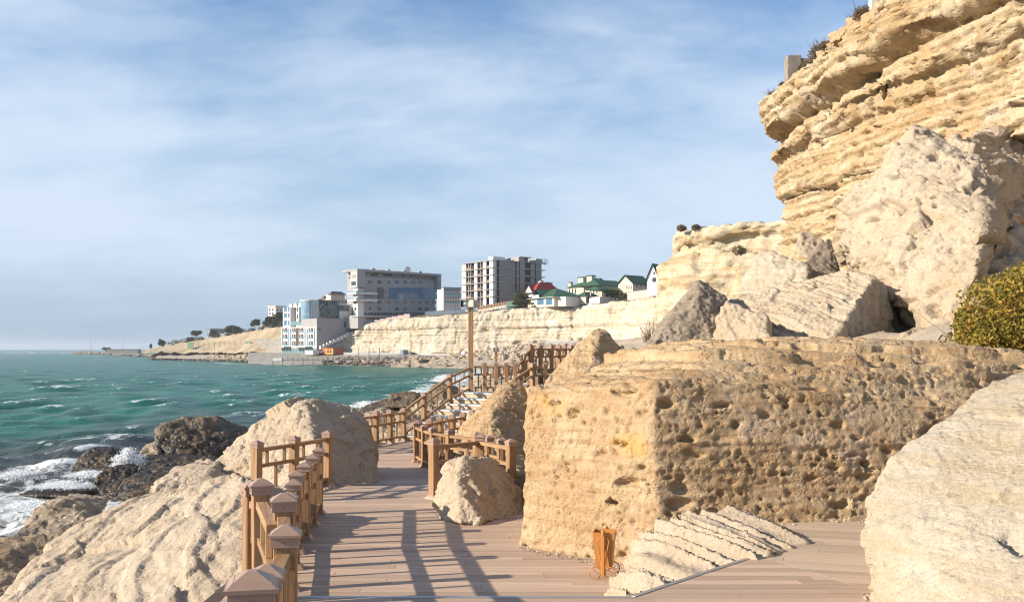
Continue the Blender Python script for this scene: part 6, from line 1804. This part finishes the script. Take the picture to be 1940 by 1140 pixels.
cn = empty('canopy', at(850, 590, 408)); tag(cn, 'thin flat canopy on posts at the hotel forecourt', 'canopy')
MB().box(-2, 8, -2, 2, 3.0, 3.3).build('canopy_roof', MAT['concrete'], cn)
for x_ in (-1.6, 3, 7.6): MB().box(x_ - .1, x_ + .1, -1, -.8, 0, 3).build('canopy_post', MAT['steel'], cn)

# ---- things on the promenade
kb = Bld('kiosk', 'orange kiosk with red sign at the foot of the far cliff', 631, 671, 405, 40, None, 'kiosk')
kb.box('wall', 0, kb.x(652), 0, kb.y(612), 0, kb.z(659), 'orange'); kb.box('timber_side', 0.3, kb.x(652) + .05, -.06, 0, 0, kb.z(659), 'brownwall')
kb.wl(619, 628, 660, 662, 'redpaint', 'sign'); kb.wl(620, 623, 664, 668, 'glass'); kb.wl(625, 628, 664, 668, 'glass'); kb.wl(612.5, 616, 662, 670, 'redpaint', 'door')
kb.box('roof', -.3, kb.x(652) + .3, -.3, kb.y(612) + .3, kb.z(659), kb.z(658.4), 'brownwall')
mm = MB(); mm.tube([(kb.x(642), -.08, kb.z(665)), (kb.x(642), -.12, kb.z(665))], 1.0, 14); mm.build('round_emblem', MAT['redpaint'], kb.o)
sb = Bld('booth', 'small grey utility booth on the promenade', 764, 675, 396, 45, None, 'booth'); sb.box('wall', 0, sb.x(773), 0, sb.y(758), 0, sb.z(663), 'greyblue'); sb.box('roof', -.2, sb.x(773) + .2, -.2, sb.y(758) + .2, sb.z(663), sb.z(662.4), 'concrete')
wb = Bld('booth', 'low white hut in front of the white stepped hotel', 593, 671, 406, 40, None, 'booth'); wb.box('wall', 0, 3, 0, wb.y(578), 0, wb.z(664), 'white'); wb.box('roof', -.2, 3.2, -.2, wb.y(578) + .2, wb.z(664), wb.z(663.4), 'white')
tk = empty('tank', at(880, 673, 385)); tag(tk, 'white domed tank with a thin mast below the far cliff', 'tank')
MB().tube([(0, 0, 0), (0, 0, 1.2), (0, 0, 1.7), (0, 0, 1.9)], [1.25, 1.25, .9, .1], 14).build('tank_body', MAT['white'], tk, smooth=False); MB().tube([(0, 0, 1.7), (0, 0, 4.2)], .06, 5).build('mast', MAT['white'], tk)

def balustrade(label, p0, p1, n, h):
    a, b = at(*p0), at(*p1); o = empty('balustrade', a); tag(o, label, 'balustrade', 'white balustrades across the bay'); d = b - a
    MB().bar((0, 0, h), d + Vector((0, 0, h)), .3, .14).build('handrail', MAT['white'], o)
    m = MB()
    for k in range(n + 1):
        q = d * (k / n); m.box(q.x - .22, q.x + .22, q.y - .12, q.y + .12, q.z, q.z + h)
    bl = m.build('balusters', MAT['white'], o); bl['kind'] = 'stuff'
balustrade('white balustrade between the orange kiosk and the grey booth', (652, 672.5, 404), (756, 673.5, 398), 48, 1.05)
balustrade('white balustrade right of the grey booth', (792, 675, 390), (852, 676, 380), 26, 1.05)
balustrade('white balustrade along the distant curved sea wall', (312, 664.5, 562), (470, 664, 500), 60, 1.3)
balustrade('white fence posts along the top of the far scree', (1035, 652, 325), (1095, 652, 315), 20, 1.2)

pr = empty('pier', at(518, 684, 372)); tag(pr, 'thin grey steel pier standing on slim legs in the bay', 'pier'); c0 = pr.location
pa, pbb = at(518, 682, 372) - c0, at(768, 681, 366) - c0
MB().bar(pa, pbb, 2.2, .35).build('pier_deck', MAT['steel'], pr)
MB().bar(pa + Vector((0, -1.0, 1.0)), pbb + Vector((0, -1.0, 1.0)), .1, .1).bar(pa + Vector((0, -1.0, .55)), pbb + Vector((0, -1.0, .55)), .08, .08).build('pier_handrail', MAT['steel'], pr)
for k in range(27):
    q = pa.lerp(pbb, k / 26); hgt = 4.5 if k in (17, 19, 21) else 1.0
    MB().box(q.x - .13, q.x + .13, q.y - 1.05, q.y - .85, -3.0 if k % 2 == 0 else -.1, q.z + hgt).build('leg' if k % 2 == 0 else 'rail_post', MAT['steel'], pr)
wp = MB(); wp.bar(pa + Vector((0, -1.3, .3)), pa.lerp(pbb, .07) + Vector((0, -1.3, .3)), .1, 1.0); wp.build('white_parapet', MAT['white'], pr)

# ---- small things on the left slope
for k, (px, py, w_, h_, Y, mat, nm) in enumerate([
        (383, 658, 22, 9, 585, 'turq', 'turquoise painted shed low on the slope'), (362, 662, 34, 5, 570, 'turq', 'long turquoise wall at the point'), (338, 663, 22, 3.5, 600, 'turq', 'low turquoise kerb building near the tip of the point'),
        (408, 642, 34, 5, 600, 'white', 'long low white roof above the slope'), (437, 637, 40, 4, 570, 'white', 'white garden wall among the trees'), (504, 623, 24, 7, 540, 'white', 'white house with green band high on the slope'), (318, 660, 12, 6, 575, 'white', 'small white hut at the point'), (232, 666, 60, 4, 760, 'concrete', 'grey jetty wall on the low reef')]):
    a = at(px, py, Y); s_ = Y / FPX
    o = empty('shed' if 'wall' not in nm else 'wall', a); tag(o, nm, 'shed' if 'wall' not in nm else 'wall')
    MB().box(-w_ * s_ / 2, w_ * s_ / 2, 0, 5, -1.5, h_ * s_).build('wall_face', MAT[mat], o)
    MB().box(-w_ * s_ / 2 - .2, w_ * s_ / 2 + .2, -.2, 5.2, h_ * s_, h_ * s_ + .4).build('roof', MAT['white' if mat != 'concrete' else 'concrete'], o)
pv = empty('pavilion', at(452, 632, 560)); tag(pv, 'little pavilion with a dark pyramid roof among the trees', 'pavilion')
MB().box(-2, 2, -2, 2, -2, 1.6).build('wall_face', MAT['creamwall'], pv); hip(pv, -2, 2, -2, 2, 1.6, 4.4, 'rgrey', .5, over=.6)
tr_ = empty('wall', at(478, 655, 470)); tag(tr_, 'grey stone terrace walls cut into the ochre slope', 'wall')
for k, (px0, px1, py, h_) in enumerate(((488, 536, 646, 2.6), (494, 540, 655, 2.6), (505, 545, 664, 2.4))):
    a, b = at(px0, py, 470 - 8 * k) - tr_.location, at(px1, py, 456 - 8 * k) - tr_.location
    MB().bar(a, b, 1.0, h_).build('terrace_wall', MAT['pale_stone'], tr_)
nf = empty('net_fence', at(356, 660, 530)); tag(nf, 'tall green netting fence of a sports court on the sea wall', 'fence'); c0 = nf.location
for k in range(13):
    q = at(356 + 10 * k, 660, 530 - 3.5 * k) - c0
    MB().tube([(q.x, q.y, q.z - .5), (q.x, q.y, q.z + 3.6)], .10, 5).build('fence_post', MAT['net'], nf)
for (k0, k1) in ((0, 1), (11, 12)):
    a, b = at(356 + 10 * k0, 660, 530 - 3.5 * k0) - c0, at(356 + 10 * k1, 660, 530 - 3.5 * k1) - c0
    MB().bar(a + Vector((0, 0, 1.7)), b + Vector((0, 0, 1.7)), .05, 3.2).build('net_panel', MAT['net'], nf)
for k, (px, h_) in enumerate(((172, 22), (233, 24), (269, 14))):
    a = at(px, 663, 900); o = empty('lamp_post', a); tag(o, ['leftmost thin mast on the low reef', 'tallest thin mast on the low reef', 'short street lamp where the reef meets the land'][k], 'mast')
    MB().tube([(0, 0, -2), (0, 0, h_ * 900 / FPX)], [.22, .12], 6).build('mast', MAT['concrete'], o)

# ---- trees across the bay
def tree(label, px, py, Y, h_, r, mat, seed, n=1100, group='trees across the bay'):
    a = at(px, py, Y); t_ = empty('tree', a); tag(t_, label, 'tree', group)
    rg_ = random.Random(seed); m = MB()
    m.tube([(0, 0, -1), (0.1, 0, h_ * .35), (rg_.uniform(-.3, .3), 0, h_ * .6)], [.05 * h_, .035 * h_, .018 * h_], 6)
    for _ in range(5):
        a_ = rg_.uniform(0, 6.28); m.tube([(0.05, 0, h_ * .35), (r * .6 * math.cos(a_), r * .6 * math.sin(a_), h_ * rg_.uniform(.6, .85))], [.022 * h_, .008 * h_], 5)
    m.build('trunk', MAT['bark'], t_)
    lob = [(rg_.uniform(-.65, .65) * r, rg_.uniform(-.6, .6) * r, h_ * rg_.uniform(.28, .85), r * rg_.uniform(.3, .55), r * rg_.uniform(.3, .5), h_ * rg_.uniform(.14, .26)) for _ in range(12)]
    V, F, q = leaf_cloud(n, lob, .10 * r + .16, seed, shell=.35)
    leafy('crown', t_, V, F, q, mat)
for k, (px, py, Y, h_, r, mat, nm) in enumerate([
        (516, 622, 520, 6.5, 4.5, 'leaf_dark', 'dark pine left of the white stepped hotel'), (528, 618, 500, 7, 4.0, 'leaf_dark', 'dark pine touching the white stepped hotel'), (505, 622, 540, 4.5, 3.0, 'leaf_dark', 'low dark tree at the left of the hotel pines'),
        (483, 621, 560, 5, 3.4, 'leaf_dark', 'lone round tree above the white house'), (438, 634, 555, 5.5, 4.0, 'leaf_dark', 'bushy tree left of the pyramid roof'), (449, 633, 548, 4, 3, 'leaf_dark', 'small tree in front of the pyramid roof'),
        (405, 638, 590, 4, 3, 'leaf_dark', 'tree in front of the blue grey office'), (372, 638, 610, 4, 3.5, 'leaf_dark', 'broad tree at the left of the office'), (360, 648, 590, 3, 2.6, 'leaf_dark', 'dark shrub tree halfway down the slope'), (306, 658, 580, 5.5, 2.6, 'leaf_dark', 'slim dark tree at the point'),
        (204, 667, 780, 4.0, 3.8, 'leaf_dark', 'round dark tree alone on the low reef'), (285, 661, 700, 4, 1.2, 'leaf_dark', 'tiny palm at the start of the point'), (990, 580, 392, 5.5, 3.6, 'leaf_green', 'green and rusty tree at the corner of the concrete tower'), (1166, 572, 376, 5.5, 4.6, 'leaf_green', 'rounded green tree in front of the large villa'), (985, 581, 386, 3.5, 3.0, 'leaf_green', 'low hedge-like tree beside the grey green fence')]):
    tree(nm, px, py, Y, h_, r, mat, 300 + k)

rgs = random.Random(12)
for k in range(14):
    u = k / 13; px = 318 + 210 * u + rgs.uniform(-4, 4); Y = np.interp(px, [318, 400, 470, 540], [592, 552, 522, 492]); py = np.interp(px, [318, 345, 400, 470, 540], [655, 650, 642, 630, 618]) + rgs.uniform(0, 3)
    r_ = rgs.uniform(1.6, 3.0); a = at(px, py - 3.0, Y)
    shrub(('first', 'second', 'third', 'fourth', 'fifth', 'sixth', 'seventh', 'eighth', 'ninth', 'tenth', 'eleventh', 'twelfth', 'thirteenth', 'last')[k] + ' low dark shrub from the sea along the ridge of the far slope', a, [(0, 0, r_ * .4, r_, r_ * .8, r_ * .6), (r_ * .7, 0, r_ * .3, r_ * .7, r_ * .6, r_ * .45)], 260, .34, 'leaf_dark', 500 + k, (8, r_, r_ * .8), 'shrub', 'low shrubs on the ridge of the far slope')
# ------------------------------------------------------------------ sea air
hz = MB().box(-9500, 6000, -80, 9800, -7.0, 48.0).build('haze')
hm = bpy.data.materials.new('sea_haze'); hm.use_nodes = True
hn, hl = hm.node_tree.nodes, hm.node_tree.links
hn.clear()
ho = hn.new('ShaderNodeOutputMaterial'); hv = hn.new('ShaderNodeVolumePrincipled')
hv.inputs['Color'].default_value = (0.80, 0.88, 1.0, 1)
hv.inputs['Density'].default_value = 0.00016
hv.inputs['Anisotropy'].default_value = 0.2
hl.new(hv.outputs[0], ho.inputs['Volume'])
hz.data.materials.append(hm)
tag(hz, 'thin bluish sea haze over the bay', None, None, 'stuff')
